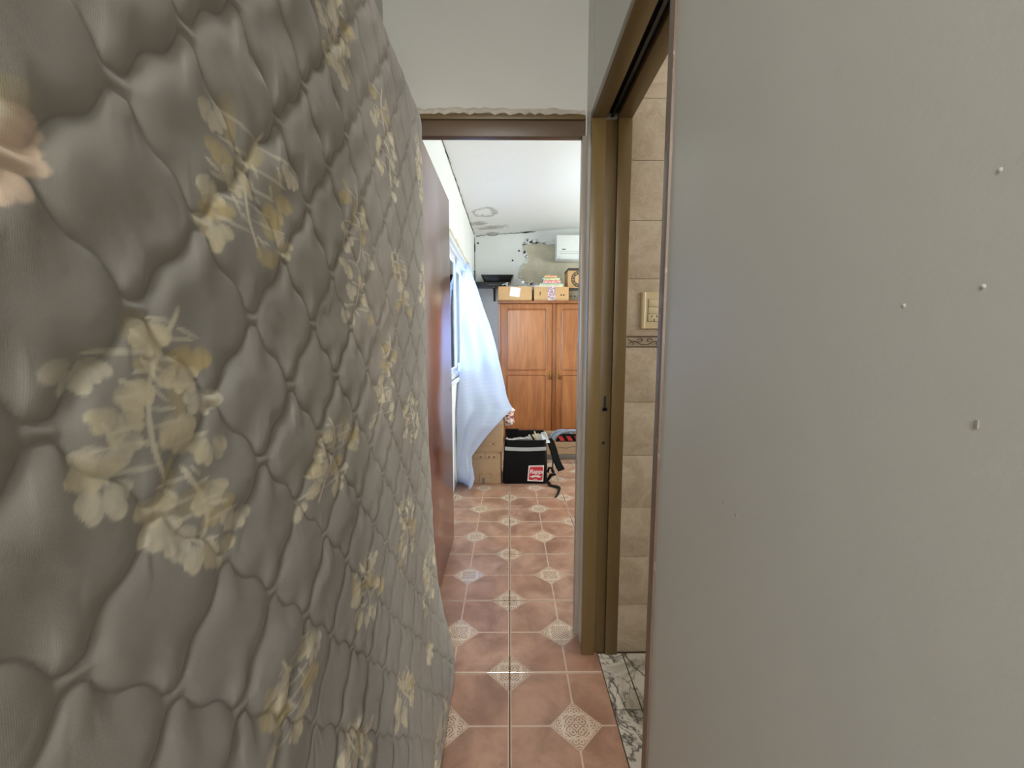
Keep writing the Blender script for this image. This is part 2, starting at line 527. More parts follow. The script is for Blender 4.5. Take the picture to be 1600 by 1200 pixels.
def mattress_mat():
    n = NT('quilted_damask'); p = n.pos()
    a = n.t.nodes.new('ShaderNodeAttribute'); a.attribute_name = 'print'
    c = n.mix(n.math('MULTIPLY', n.noise(p, 5, 4), 0.22), a.outputs['Color'], lin((96, 96, 96)))
    x, y, z = n.xyz(p)
    weave = n.math('ADD', n.math('SINE', n.math('MULTIPLY', y, 5200.0)), n.math('SINE', n.math('MULTIPLY', z, 5200.0)))
    h = n.math('ADD', n.math('MULTIPLY', weave, 0.10), n.noise(n.scale(p, (1, 1, 1)), 620, 2))
    n.bump(h, 0.10, 0.0015)
    return n.done(c, 0.82, Sheen_Weight=0.2, Sheen_Roughness=0.5, Specular_IOR_Level=0.3)


M['quilted_damask'] = mattress_mat()

# ------------------------------------------------------------------ room shell
XL = -0.44      # left wall face, hall and bedroom
XR = 0.278      # right hall wall face
XB = 0.408      # bathroom side of that wall
YN = 0.742      # near side of the sliding-door opening
YJ = 1.46       # far jamb of the sliding-door opening
YD = 1.57       # hall side of the bedroom doorway wall
YD2 = 1.60
YF = 5.33       # bedroom far wall
HB = -2.5       # hall back
CZ = 2.62


def struct(o):
    o['kind'] = 'structure'; return o


def wall(name, mat, boxes, bev=0.0):
    m = MB()
    for b in boxes: m.box(*b)
    return struct(m.build(name, mat))


wall('wall_left', 'hall_paint', [(XL - 0.15, XL, HB, YD, 0, CZ)])
WY0, WY1, WZ0, WZ1 = 2.92, 4.50, 0.88, 1.94
wall_bl = wall('wall_bedroom_left', 'white_paint', [
    (XL - 0.15, XL, YD, WY0, 0, 2.9), (XL - 0.15, XL, WY1, YF + 0.15, 0, 2.9),
    (XL - 0.15, XL, WY0, WY1, 0, WZ0), (XL - 0.15, XL, WY0, WY1, WZ1, 2.9)])
HEADZ = 1.955
wall('wall_right', 'hall_paint_right', [
    (XR, XR + 0.038, HB, YN, 0, CZ), (XB - 0.038, XB, HB, YN, 0, CZ),          # two skins with the door pocket between
    (XR, XB, YN, YJ, HEADZ, CZ), (XR, XB, YJ + 0.013, YD, 0, CZ)])
dw = wall('wall_doorway', 'hall_paint', [
    (XL, XL + 0.03, YD, YD2, 0, CZ), (0.274, 3.1, YD, YD2, 0, 3.0), (XL + 0.03, 0.274, YD, YD2, 1.992, CZ), (XL, 0.274, YD, YD2, CZ, 3.0)])
wall('wall_back', 'hall_paint', [(XL, -0.36, HB - 0.12, HB, 0, CZ), (0.26, XR, HB - 0.12, HB, 0, CZ), (-0.36, 0.26, HB - 0.12, HB, 0, 1.15), (-0.36, 0.26, HB - 0.12, HB, 2.35, CZ)])
wall_far = wall('wall_far', 'white_paint', [(XL, 3.1, YF, YF + 0.15, 0, 3.0)])
wall('wall_bedroom_right', 'white_paint', [
    (2.75, 2.9, YD2, 2.7, 0, 3.0), (2.75, 2.9, 4.3, YF, 0, 3.0), (2.75, 2.9, 2.7, 4.3, 0, 0.85), (2.75, 2.9, 2.7, 4.3, 2.15, 3.0)])
struct(box('ceiling', 'hall_paint', None, XL - 0.15, XR + 0.13, HB, YD, CZ, CZ + 0.1))
# bedroom ceiling rises to the right
zc = lambda x: 2.487 + (x - XL) * 0.072
m = MB(); m.prism([(XL, YD2, zc(XL)), (XL, YF, zc(XL)), (2.75, YF, zc(2.75)), (2.75, YD2, zc(2.75))], (0, 0, 0.08))
ceil_b = struct(m.build('ceiling_bedroom', 'stained_ceiling'))

# round hall ceiling lamp, unseen, added to light mattress and walls
LX, LY = -0.05, -0.95
lamp = empty('added_ceiling_lamp', (LX, LY, CZ - .09), 'unseen round white flush lamp added on the hall ceiling', 'lamp')
MB().lathe([(.17, -.03), (.17, 0)], (LX, LY, CZ), 32).build('base', 'aluminium', lamp, smooth=True)
MB().lathe([(.10, -.06), (.15, -.045), (.165, -.03)], (LX, LY, CZ), 32).build('diffuser', 'white_plastic', lamp, smooth=True)
ld = bpy.data.lights.new('added_hall_light', 'AREA'); ld.shape = 'DISK'; ld.size = 0.3; ld.energy = 20; ld.color = (1.0, 0.96, 0.90)
lo_ = bpy.data.objects.new('added_hall_light', ld); col.objects.link(lo_); lo_.location = (LX, LY, CZ - .065)

# cracks where the ceiling meets the walls
pts = []
for i in range(60):
    y = YD2 + 0.05 + (YF - YD2 - 0.1) * i / 59
    pts.append((XL + 0.004 + R.uniform(-.002, .004), y, zc(XL) - 0.004 + R.uniform(-0.006, 0.004)))
MB().tube(pts, [R.uniform(0.0015, 0.0045) for _ in pts], 5).build('crack', 'crack', wall_bl)
pts = []
for i in range(40):
    x = XL + 0.02 + 0.75 * i / 39
    pts.append((x, YF - 0.002, zc(x) - 0.006 + R.uniform(-0.010, 0.004)))
MB().tube(pts, [R.uniform(0.001, 0.005) for _ in pts], 5).build('crack', 'crack', wall_far)
MB().tube([P(815, 364, YF - .004), P(822, 363, YF - .004), P(833, 361, YF - .004)], [0.003, 0.012, 0.004], 6).build('crack', 'crack', wall_far)
pts = [(XL + 0.006 + R.uniform(-.002, .002), YF - 0.005, 2.46 - 0.62 * i / 20) for i in range(21)]
MB().tube(pts, [0.008 if 2 < i < 6 else 0.0025 for i in range(21)], 5).build('crack', 'crack', wall_far)
# bare cement patch on the far wall, plaster lifted at its rim
ol = [(760, 190), (800, 172), (860, 165), (905, 172), (960, 158), (1010, 168), (1060, 170), (1120, 192), (1190, 205), (1200, 300), (1180, 390), (1300, 400), (1700, 400),
      (1800, 800), (1300, 800), (1050, 780), (900, 720), (830, 712), (760, 700), (720, 660), (690, 610), (700, 540), (722, 490), (750, 450), (795, 400), (782, 365), (800, 340), (765, 300), (775, 265), (752, 235)]
outl = [P(730 + a / 8.573, 360 + b / 8.573, YF) for a, b in ol]
fine = []
for a, b in zip(outl, outl[1:] + outl[:1]):
    for k in range(5):
        q = a.lerp(b, k / 5); fine.append(Vector((q.x + R.uniform(-.009, .009), YF - 0.003, q.z + R.uniform(-.009, .009))))
MB().prism(fine, (0, 0.004, 0)).build('bare_cement_patch', 'bare_cement', wall_far)
rim = fine[:45] + fine[-75:]
m = MB()
for i in range(0, len(fine), 1):
    q = fine[i]
    if R.random() < 0.55:
        rr = R.uniform(0.006, 0.018)
        m.box(q.x - rr * 1.4, q.x + rr * 1.4, YF - 0.007, YF - 0.001, q.z - rr * 0.6, q.z + rr * 0.6, mtx=Matrix.Translation(q) @ Matrix.Rotation(R.uniform(-.8, .8), 4, 'Y') @ Matrix.Translation(-q))
for _ in range(14):
    q = P(R.uniform(818, 842), R.uniform(371, 380), YF); rr = R.uniform(0.006, 0.02)
    m.box(q.x - rr, q.x + rr, YF - 0.008, YF - 0.001, q.z - rr * 0.6, q.z + rr * 0.6, mtx=Matrix.Translation(q) @ Matrix.Rotation(R.uniform(-.8, .8), 4, 'Y') @ Matrix.Translation(-q))
o = m.build('plaster_flakes', 'white_paint', wall_far); o['kind'] = 'stuff'
for (u, v) in ((747, 380), (801, 407), (811, 392)):
    q = P(u, v, YF); MB().lathe([(0.011, 0), (0.011, 0.006), (0.005, 0.009)], (q.x, YF, q.z), 10, 'Y').build('screw_hole', 'crack', wall_far)
# rough broken plaster above the window
pts = []
for i in range(16):
    y = WY0 + (WY1 - WY0) * i / 15
    pts.append((XL + 0.001, y, WZ1 + 0.045 + R.uniform(-.008, .008)))
MB().tube(pts, [R.uniform(0.008, 0.024) for _ in pts], 6).build('bare_cement_patch', 'bare_cement', wall_bl)
# rough plaster lip above the bedroom doorway
pts = [(XL + 0.03 + i * 0.0179, YD - 0.001, 2.006 + R.uniform(-0.004, 0.004)) for i in range(39)]
MB().tube(pts, [R.uniform(0.007, 0.013) for _ in pts], 6).build('plaster_lip', 'rough_plaster', dw, smooth=True)

# ------------------------------------------------------------------ floors
T = 0.415; GX = 0.0; GY = 1.373
floor = struct(box('floor', 'grout', None, XL - 0.1, 2.9, HB, YF + 0.1, -0.12, -0.004))
_tile_cache = {}


def crop_tile(cx, cy, x0, x1, y0, y1, half, thick, mat, parent, gap=0.0016):
    """one tile, cut to the given rectangle; its origin stays at the whole tile's centre so that the print fits"""
    a0, a1 = max(cx - half + gap, x0), min(cx + half - gap, x1); b0, b1 = max(cy - half + gap, y0), min(cy + half - gap, y1)
    if a1 - a0 < 0.012 or b1 - b0 < 0.012: return None
    key = (mat, *(round(v, 4) for v in (a0 - cx, a1 - cx, b0 - cy, b1 - cy)))
    if key not in _tile_cache:
        bm = bmesh.new(); r = bmesh.ops.create_cube(bm, size=1)
        for v in bm.verts: v.co = Vector((a0 - cx + (v.co.x + .5) * (a1 - a0), b0 - cy + (v.co.y + .5) * (b1 - b0), -thick if v.co.z < 0 else 0))
        es = [e for e in bm.edges if all(v.co.z > -1e-6 for v in e.verts)]
        bmesh.ops.bevel(bm, geom=es, offset=0.0016, segments=1, affect='EDGES')
        me = bpy.data.meshes.new('tile'); bm.to_mesh(me); bm.free(); me.materials.append(M[mat]); _tile_cache[key] = me
    o = bpy.data.objects.new('tile', _tile_cache[key]); col.objects.link(o); o.parent = parent
    o.location = Vector((cx, cy, R.uniform(-0.0006, 0.0))) - WO[parent.name]
    return o


for j in range(-4, 10):
    cy = GY + (j - 0.5) * T
    for i in range(-2, 8):
        cx = GX + (i + 0.5) * T
        y0, y1 = cy - T / 2, cy + T / 2
        hall = y0 < YD2                      # the row under the doorway is cut at the bathroom threshold
        if hall and cx > 0.336 and y1 < YD2: continue
        crop_tile(cx, cy, XL, 0.336 if hall and cx < 0.336 else 2.75, YD2 if hall and cx > 0.336 else y0, YF, T / 2, 0.010, 'floor_tile', floor)
# bathroom floor: marble
for i in range(0, 6):
    for j in range(0, 6):
        cx = 0.432 + (i - 0.5) * 0.25; cy = 1.222 - (j - 0.5) * 0.25
        crop_tile(cx, cy, 0.339, 1.85, 0.0, 1.464, 0.125, 0.010, 'veined_marble', floor)
for y0, y1, x0, x1 in ((-0.3, 0.0, 0.339, 0.5),): pass

# ------------------------------------------------------------------ bathroom
bw = wall('wall_bathroom', 'pale_grout', [(XB, 1.9, 1.4745, YD, 0, 2.5)])
wall('wall_bathroom_right', 'beige_wall_tile', [(1.85, 1.95, -0.2, 0.45, 0, 2.5), (1.85, 1.95, 1.05, 1.4745, 0, 2.5), (1.85, 1.95, 0.45, 1.05, 0, 1.3), (1.85, 1.95, 0.45, 1.05, 2.0, 2.5)])
wall('wall_bathroom_near', 'beige_wall_tile', [(XB, 1.95, -0.3, -0.2, 0, 2.5)])
struct(box('ceiling_bathroom', 'white_paint', None, XB, 1.95, -0.3, YD, 2.5, 2.58))
zs = [0.0, 0.194, 0.387, 0.580, 0.777, 0.974, 1.171]
rows = list(zip(zs, zs[1:])) + [(1.211, 1.409), (1.409, 1.606), (1.606, 1.803), (1.803, 2.0), (2.0, 2.2), (2.2, 2.4)]
xs = [XB + 0.002, 0.69, 0.99, 1.29, 1.59, 1.85]
me_cache = {}
for (z0, z1) in rows:
    for x0, x1 in zip(xs, xs[1:]):
        box('tile', 'beige_wall_tile', bw, x0 + .001, x1 - .001, 1.4695, 1.478, z0 + .0006, z1 - .0006, 0.0010)
for x0, x1 in zip(xs, xs[1:]):
    bt = box('border_tile', 'tile_border', bw, x0 + .001, x1 - .001, 1.4685, 1.478, 1.172, 1.210, 0.001)
    n_m = max(1, round((x1 - x0) / 0.14)); w = (x1 - x0) / n_m
    sc = MB()
    for k in range(n_m):
        c = x0 + (k + 0.5) * w; yb = 1.4682
        for s in (-1, 1):
            pts = [(c + s * (0.062 - 0.062 * t), yb, 1.203 - 0.020 * math.sin(t * math.pi * .5) - 0.003 * math.sin(t * 9)) for t in [i / 14 for i in range(15)]]
            sc.tube(pts, [0.0034 - 0.0012 * abs(i - 7) / 7 for i in range(15)], 6, flat=0.4)
            pts = [(c + s * (0.016 + 0.011 * math.cos(a) * (1 - a / 9)), yb, 1.196 + 0.008 * math.sin(a) * (1 - a / 9)) for a in [i * 0.42 for i in range(14)]]
            sc.tube(pts, [0.0024] * 14, 6, flat=0.4)
            pts = [(c + s * (0.046 + 0.010 * math.cos(a) * (1 - a / 9)), yb, 1.184 + 0.006 * math.sin(a) * (1 - a / 9)) for a in [i * 0.42 for i in range(12)]]
            sc.tube(pts, [0.002] * 12, 6, flat=0.4)
    sc.box(x0 + .002, x1 - .002, 1.4675, 1.469, 1.2065, 1.2095).box(x0 + .002, x1 - .002, 1.4675, 1.469, 1.1725, 1.1745)
    sc.build('scroll_print', 'scroll_brown', bt)

# switch and socket plate
a = P(1001.5, 457, 1.468); b = P(1038, 513.5, 1.468)
sx0, sx1, sz0, sz1 = a.x, b.x, b.z, a.z
W_ = sx1 - sx0; H_ = sz1 - sz0
sp = empty('wall_switch_socket', ((sx0 + sx1) / 2, 1.469, sz0), 'cream light switch and three-slot socket plate on beige bathroom tiles', 'socket')
prof = [(sx0, 1.469), (sx0, 1.463), (sx0 + .004, 1.459), (sx0 + .012, 1.458), (sx0 + .016, 1.461), (sx1 - .016, 1.461), (sx1 - .012, 1.458), (sx1 - .004, 1.459), (sx1, 1.463), (sx1, 1.469)]
MB().prism([(x, y, sz0) for x, y in prof], (0, 0, H_)).build('plate', 'ivory_plastic', sp, bevel=0.0008)
cx0, cx1 = sx0 + W_ * 0.29, sx0 + W_ * 0.79
box('frame', 'scroll_brown', sp, cx0 - .0012, cx1 + .0012, 1.4604, 1.463, sz0 + H_ * .19, sz0 + H_ * .805)
rk = box('switch_rocker', 'ivory_plastic_b', sp, cx0, cx1, 1.4585, 1.462, sz0 + H_ * .60, sz0 + H_ * .80, 0.001)
box('indicator', 'white_plastic', rk, cx0 + .006, cx0 + .011, 1.4578, 1.459, sz0 + H_ * .745, sz0 + H_ * .765, 0.0003)
box('blank_module', 'ivory_plastic_b', sp, cx0, cx1, 1.4592, 1.462, sz0 + H_ * .405, sz0 + H_ * .592, 0.0008)
so = box('socket_module', 'ivory_plastic_b', sp, cx0, cx1, 1.4588, 1.462, sz0 + H_ * .195, sz0 + H_ * .398, 0.0008)
cc = (cx0 + cx1) / 2
for dx, dz, rot in ((-.009, .005, 0.5), (.009, .005, -0.5), (0, -.0085, 0)):
    q = Vector((cc + dx, 1.4586, sz0 + H_ * .30 + dz))
    MB().box(q.x - .0012, q.x + .0012, 1.4581, 1.4592, q.z - .0042, q.z + .0042, mtx=Matrix.Translation(q) @ Matrix.Rotation(rot, 4, 'Y') @ Matrix.Translation(-q)).build('slot', 'dark', so)

# ------------------------------------------------------------------ sliding-door frame (bathroom)
sf = struct(empty('door_1', (0.34, 1.1, 0)))
b1, b2 = 0.322, 0.364
def far_band(name, mat, x0, x1, y): return box(name, mat, sf, x0, x1, y, YJ + 0.012, 0.001, HEADZ - 0.024, 0.0015)
far_band('jamb', 'olive_paint', XR - 0.004, b1, YJ - 0.006)
sl = far_band('jamb_channel', 'olive_slot', b1 + .0005, b2 - .0005, YJ + 0.004)
far_band('jamb', 'olive_paint', b2, XB + 0.002, YJ - 0.006)
# strike hole and screw hole
q = P(945, 640, YJ + .002)
MB().box(q.x - .0045, q.x + .0045, YJ + .0028, YJ + .005, q.z - .004, q.z + .048).box(q.x - .009, q.x + .009, YJ + .0028, YJ + .005, q.z - .006, q.z + .008, 0.003).build('strike_hole', 'dark', sl)
q = P(943, 692, YJ + .002)
MB().lathe([(0.006, 0.0), (0.006, 0.0022), (0.002, 0.003)], (q.x, YJ + .004, q.z), 10, 'Y').build('screw', 'dark', sl)
# head: two strips with the dark track between them
zt = HEADZ - 0.024
box('head', 'olive_paint', sf, XR - 0.004, b1 + .002, YN, YJ + 0.012, zt, HEADZ + 0.002, 0.0015)
box('head', 'olive_paint', sf, b2 - .002, XB + 0.002, YN, YJ + 0.012, zt, HEADZ + 0.002, 0.0015)
box('track_cavity', 'dark', sf, b1 + .002, b2 - .002, YN, YJ + 0.012, HEADZ - .001, HEADZ + 0.002)
box('track', 'black_metal', sf, 0.338, 0.347, YN, YJ, zt + .004, HEADZ - .001)
# flange of the near jamb on the hall side
box('jamb', 'worn_brown', sf, XR - 0.005, XR + 0.038, YN - 0.001, YN + 0.024, 0.001, HEADZ, 0.0015)
box('jamb', 'worn_brown', sf, XB - 0.038, XB + 0.002, YN - 0.001, YN + 0.024, 0.001, HEADZ, 0.0015)
box('door_leaf', 'mahogany', sf, 0.330, 0.356, 0.03, YN + 0.012, 0.006, zt - 0.004, 0.002)
# marks on the near right wall
for (u, v, w, h) in ((1526, 663, .0010, .0026), (1150, 805, .001, .002), (1130, 785, .0008, .002)):
    q = PX(u, v, XR - .0003)
    MB().box(XR - .0006, XR, q.y - w, q.y + w, q.z - h, q.z + h, 0.0003).build('scuff', 'scuff_grey', bpy.data.objects['wall_right'])
for (u, v) in ((1562, 266), (1412, 478), (1536, 448)):
    q = PX(u, v, XR)
    o = MB().lathe([(0.0017, 0.0), (0.0012, 0.0003), (0.0004, 0.0005)], (0, 0, 0), 10, 'Z').build('paint_drip', 'hall_paint_right', bpy.data.objects['wall_right'], smooth=True)
    o.rotation_euler = (0, -math.pi / 2, 0); o.location = q - WO['wall_right']

# ------------------------------------------------------------------ bedroom door and frame
fr = struct(empty('door_2', (-0.07, YD, 0)))
box('head', 'olive_slot', fr, XL + .031, 0.272, YD - 0.006, YD + 0.02, 1.980, 1.998, 0.0015)
box('head', 'lintel_brown', fr, XL + .031, 0.272, YD + 0.004, YD2 + 0.005, 1.926, 1.984, 0.0015)
box('jamb', 'grey_jamb', fr, 0.263, 0.279, YD - 0.004, YD2 + 0.003, 0.001, 1.926, 0.0015)
box('jamb', 'grey_jamb', fr, XL + .031, -0.388, YD, YD2 + 0.005, 0.001, 1.926, 0.0015)
DX0, DX1, DY0, DY1, DZ = -0.372, -0.335, YD2 + .012, 2.385, 1.965
leaf = box('door_leaf', 'mahogany', fr, DX0, DX1, DY0, DY1, 0.008, DZ, 0.002)
q = PX(706, 665, DX1)
box('lock_plate', 'black_metal', leaf, DX0 + .008, DX1 - .008, DY1 - .001, DY1 + .001, .88, 1.04)
box('keyhole', 'dark', leaf, DX1 - .001, DX1 + .0008, DY1 - .05, DY1 - .042, .905, .93)

# ------------------------------------------------------------------ bedroom window (left wall)
win = struct(empty('window_1', (XL - .07, 3.7, WZ0)))
x0, x1 = XL - 0.10, XL - 0.01
m = MB()
m.box(x0, x1, WY0, WY1, WZ0, WZ0 + .035).box(x0, x1, WY0, WY1, WZ1 - .035, WZ1).box(x0, x1, WY0, WY0 + .035, WZ0, WZ1).box(x0, x1, WY1 - .035, WY1, WZ0, WZ1)
m.build('window_frame', 'aluminium', win)
box('window_sill', 'aluminium', win, XL - .10, XL + 0.022, WY0 - .03, WY1 + .03, WZ0 - .028, WZ0, 0.003)
m = MB()
for (a0, a1) in (((WY0 - .03), WY0 + .002), (WY1 - .002, WY1 + .03)): m.box(XL - .012, XL + .010, a0, a1, WZ0 - .01, WZ1 + .03)
m.box(XL - .012, XL + .010, WY0 - .03, WY1 + .03, WZ1 - .002, WZ1 + .03).build('window_casing', 'aluminium', win)
ym = (WY0 + WY1) / 2
for (a0, a1, xx) in ((WY0 + .03, ym + .03, XL - .042), (ym - .03, WY1 - .03, XL - .072)):
    m = MB(); z0, z1 = WZ0 + .03, WZ1 - .03; s = .045
    m.box(xx - .012, xx + .012, a0, a1, z0, z0 + s).box(xx - .012, xx + .012, a0, a1, z1 - s, z1).box(xx - .012, xx + .012, a0, a0 + s, z0, z1).box(xx - .012, xx + .012, a1 - s, a1, z0, z1)
    sash = m.build('sash', 'aluminium', win)
    box('pane', 'window_glass', sash, xx - .002, xx + .002, a0 + s - .004, a1 - s + .004, z0 + s - .004, z1 - s + .004)
    m = MB(); m.box(xx + .0115, xx + .0135, a0 + s - .006, a0 + s, z0 + s, z1 - s).box(xx + .0115, xx + .0135, a1 - s, a1 - s + .006, z0 + s, z1 - s)
    m.build('gasket', 'window_gasket', sash)
# the other windows that let the daylight in; the bedroom one is unseen, added
w2 = struct(empty('added_window_2', (2.82, 3.5, .85)))
m = MB(); m.box(2.78, 2.86, 2.7, 4.3, .85, .89).box(2.78, 2.86, 2.7, 4.3, 2.11, 2.15).box(2.78, 2.86, 2.7, 2.74, .85, 2.15).box(2.78, 2.86, 4.26, 4.3, .85, 2.15).box(2.80, 2.84, 3.48, 3.52, .85, 2.15)
m.build('window_frame', 'aluminium', w2)
w3 = struct(empty('window_3', (1.9, .75, 1.3)))
m = MB(); m.box(1.88, 1.93, .45, 1.05, 1.3, 1.34).box(1.88, 1.93, .45, 1.05, 1.96, 2.0).box(1.88, 1.93, .45, .49, 1.3, 2.0).box(1.88, 1.93, 1.01, 1.05, 1.3, 2.0)
m.build('window_frame', 'aluminium', w3)
w4 = struct(empty('window_4', (-.05, HB - .06, 1.15)))
m = MB(); m.box(-.36, .26, HB - .08, HB - .03, 1.15, 1.19).box(-.36, .26, HB - .08, HB - .03, 2.31, 2.35).box(-.36, -.32, HB - .08, HB - .03, 1.15, 2.35).box(.22, .26, HB - .08, HB - .03, 1.15, 2.35)
m.build('window_frame', 'aluminium', w4)

# ------------------------------------------------------------------ mattress
MY0, MY1, MH = -0.05, 1.372, 1.895
pz = np.array([-.05, 0.0, 0.05, 0.10, 0.16, 0.23, 0.34, 0.48, 0.60, 0.9, 1.16, 1.47, 1.72, 1.95])
px = np.array([-.190, -.186, -.187, -.192, -.203, -.220, -.239, -.252, -.258, -.265, -.268, -.266, -.264, -.268])


def prof_x(z):
    zz = np.asarray(z, dtype=float); acc = 0
    for k in range(-4, 5): acc = acc + np.interp(zz + k * 0.012, pz, px)
    return acc / 9


def on_mattress(u, v):
    X = -0.26
    for _ in range(6):
        q = PX(u, v, X); X = float(prof_x(q.z)) + 0.006
    return q.y, q.z


def seams(y, z):
    """signed pillow height from the wavy quilting lines"""
    W, H = 0.138, 0.078
    A = (H - 0.012) / 2
    tt = np.linspace(-np.pi, np.pi, 2001)
    gt = np.cos(tt) + 0.28 * np.cos(3 * tt) + 0.03 * np.cos(5 * tt)
    gt = np.sign(gt) * np.minimum(np.abs(gt), 0.97 + 0.12 * np.tanh((np.abs(gt) - 0.97) / 0.25))
    gt = gt / np.abs(gt).max()
    th = (2 * np.pi * (y - 0.5155) / W + np.pi) % (2 * np.pi) - np.pi
    g = np.interp(th, tt, gt); gp = np.interp(th, tt, np.gradient(gt, tt))
    k0 = np.floor((z - 1.144) / H)
    best = np.full(y.shape, 9.0)
    for dk in (-1, 0, 1, 2):
        k = k0 + dk; s = np.where(k.astype(int) % 2 == 0, -1.0, 1.0)
        zz = 1.144 + (k + 0.5) * H + s * A * g
        sl = A * gp * 2 * np.pi / W
        best = np.minimum(best, np.abs(z - zz) / np.sqrt(1 + sl * sl))
    return best


ny, nz = 720, 970
yy = np.linspace(MY0, MY1, ny); zz = np.linspace(0.006, MH, nz)
Z, Y = np.meshgrid(zz, yy, indexing='ij')
# round the four corners
cy, cz, hy, hz, rc = (MY0 + MY1) / 2, (MH + .006) / 2, (MY1 - MY0) / 2, (MH - .006) / 2, 0.06
ay = np.abs(Y - cy) - (hy - rc); az = np.abs(Z - cz) - (hz - rc)
inc = (ay > 0) & (az > 0)
mx = np.maximum(ay, az); ln = np.hypot(ay, az) + 1e-9
Yr = np.where(inc, cy + np.sign(Y - cy) * (hy - rc + ay / ln * mx), Y)
Zr = np.where(inc, cz + np.sign(Z - cz) * (hz - rc + az / ln * mx), Z)
Y, Z = Yr, Zr
# distance to the outer edge
ay = np.abs(Y - cy) - (hy - rc); az = np.abs(Z - cz) - (hz - rc)
de = rc - (np.hypot(np.maximum(ay, 0), np.maximum(az, 0)) + np.minimum(np.maximum(ay, az), 0))
warp_y = Y + 0.004 * vnoise(Y * 9 + 3, Z * 9, 21); warp_z = Z + 0.006 * vnoise(Y * 8, Z * 8 + 5, 22)
dist = seams(warp_y, warp_z)
t = np.clip(dist / 0.026, 0, 1)
broad = 1 - (1 - np.clip(dist / 0.032, 0, 1)) ** 3
for ax in (0, 1, 0, 1):                 # soften the ridge along the middle of each cell
    acc = np.zeros_like(broad)
    for k in range(-3, 4): acc += np.roll(broad, k, axis=ax)
    broad = acc / 7
pil = 0.0034 * (1 - np.exp(-dist / 0.0034)) + 0.0048 * broad
wr = 0.0052 * vnoise((Y * 0.75 + Z) * 17, (Y - Z * 0.8) * 5, 31) + 0.0048 * vnoise((Y + Z * 0.5) * 9, (Z - Y * .6) * 21, 32)
pil = pil + wr * np.clip(t * 1.3, 0, 1) + 0.006 * vnoise(Y * 3, Z * 3, 33)
pil = pil + 0.0009 * vnoise((Y + Z) * 60, (Z - Y) * 26, 35) * t
ed = np.clip(de / 0.03, 0, 1)
fall = 0.014 * (1 - np.sqrt(np.clip(1 - (1 - ed) ** 2, 0, 1)))
X = prof_x(Z) - 0.010 + pil * np.clip(de / 0.06, 0, 1) ** 0.8 + 0.004 * (1 - np.clip(de / 0.06, 0, 1)) - fall

# printed bouquets: petals and stems, laid out on the cloth
grey = np.array(lin((144, 138, 128)))
C = np.tile(grey, (nz, ny, 1)) * (1 + 0.16 * vnoise(Y * 1.7, Z * 1.7, 41))[..., None]
blu = np.array(lin((130, 131, 130)))
bl = np.clip(vnoise(Y * 2.6 + 9, Z * 2.6, 42) * 1.6 + 0.3, 0, 1)[..., None] * 0.5
C = C * (1 - bl) + blu * bl
cream = np.array(lin((208, 197, 166))); gold = np.array(lin((184, 167, 120))); pale = np.array(lin((216, 208, 186))); pink = np.array(lin((214, 190, 168)))


def paint(cyy, czz, la, lb, ang, colr, alpha, point=0.0):
    r = max(la, lb) * 1.3
    i0, i1 = np.searchsorted(zz, czz - r), np.searchsorted(zz, czz + r); j0, j1 = np.searchsorted(yy, cyy - r), np.searchsorted(yy, cyy + r)
    if i1 - i0 < 1 or j1 - j0 < 1: return
    dy = Y[i0:i1, j0:j1] - cyy; dz = Z[i0:i1, j0:j1] - czz
    a = (dy * math.cos(ang) + dz * math.sin(ang)) / la; b = (-dy * math.sin(ang) + dz * math.cos(ang)) / lb
    b = b / np.clip(1 - point * a, 0.25, 3)
    d = np.sqrt(a * a + b * b)
    mk = np.clip((1.0 - d) / 0.16, 0, 1) * alpha * np.clip(0.72 + 0.35 * a, 0, 1)
    shade = (0.86 + 0.2 * np.clip(1 - np.abs(b), 0, 1))[..., None]
    C[i0:i1, j0:j1] = C[i0:i1, j0:j1] * (1 - mk[..., None]) + colr * shade * mk[..., None]


bq = [(335, 185, 478, 405, 1.0, 0.65), (140, 465, 378, 770, 1.1, 0.45), (235, 720, 385, 905, 0.7, 0.25), (452, 655, 562, 792, 1.0, 0.3), (535, 280, 585, 515, 1.0, 0.35),
      (583, 145, 632, 292, 1.0, 0.3), (515, -40, 558, 128, 1.0, 0.5), (585, 515, 628, 668, 1.0, 0.45), (548, 868, 604, 995, 1.0, 0.7), (622, 765, 652, 892, 1.0, 0.4),
      (658, 845, 692, 955, 1.0, 0.4), (365, 1045, 505, 1230, 1.0, 0.3), (536, 1105, 592, 1225, 1.0, 0.3), (618, 1010, 668, 1135, 1.0, 0.4), (632, 595, 666, 690, 1.0, 0.4),
      (617, 385, 643, 485, 1.0, 0.5), (683, 1110, 708, 1200, 1.0, 0.4), (652, 210, 668, 320, 1.0, 0.4), (-60, 120, 22, 250, 0.7, 0.0), (660, 400, 672, 480, .7, .4), (676, 980, 700, 1060, .8, .4)]
RR = random.Random(11)
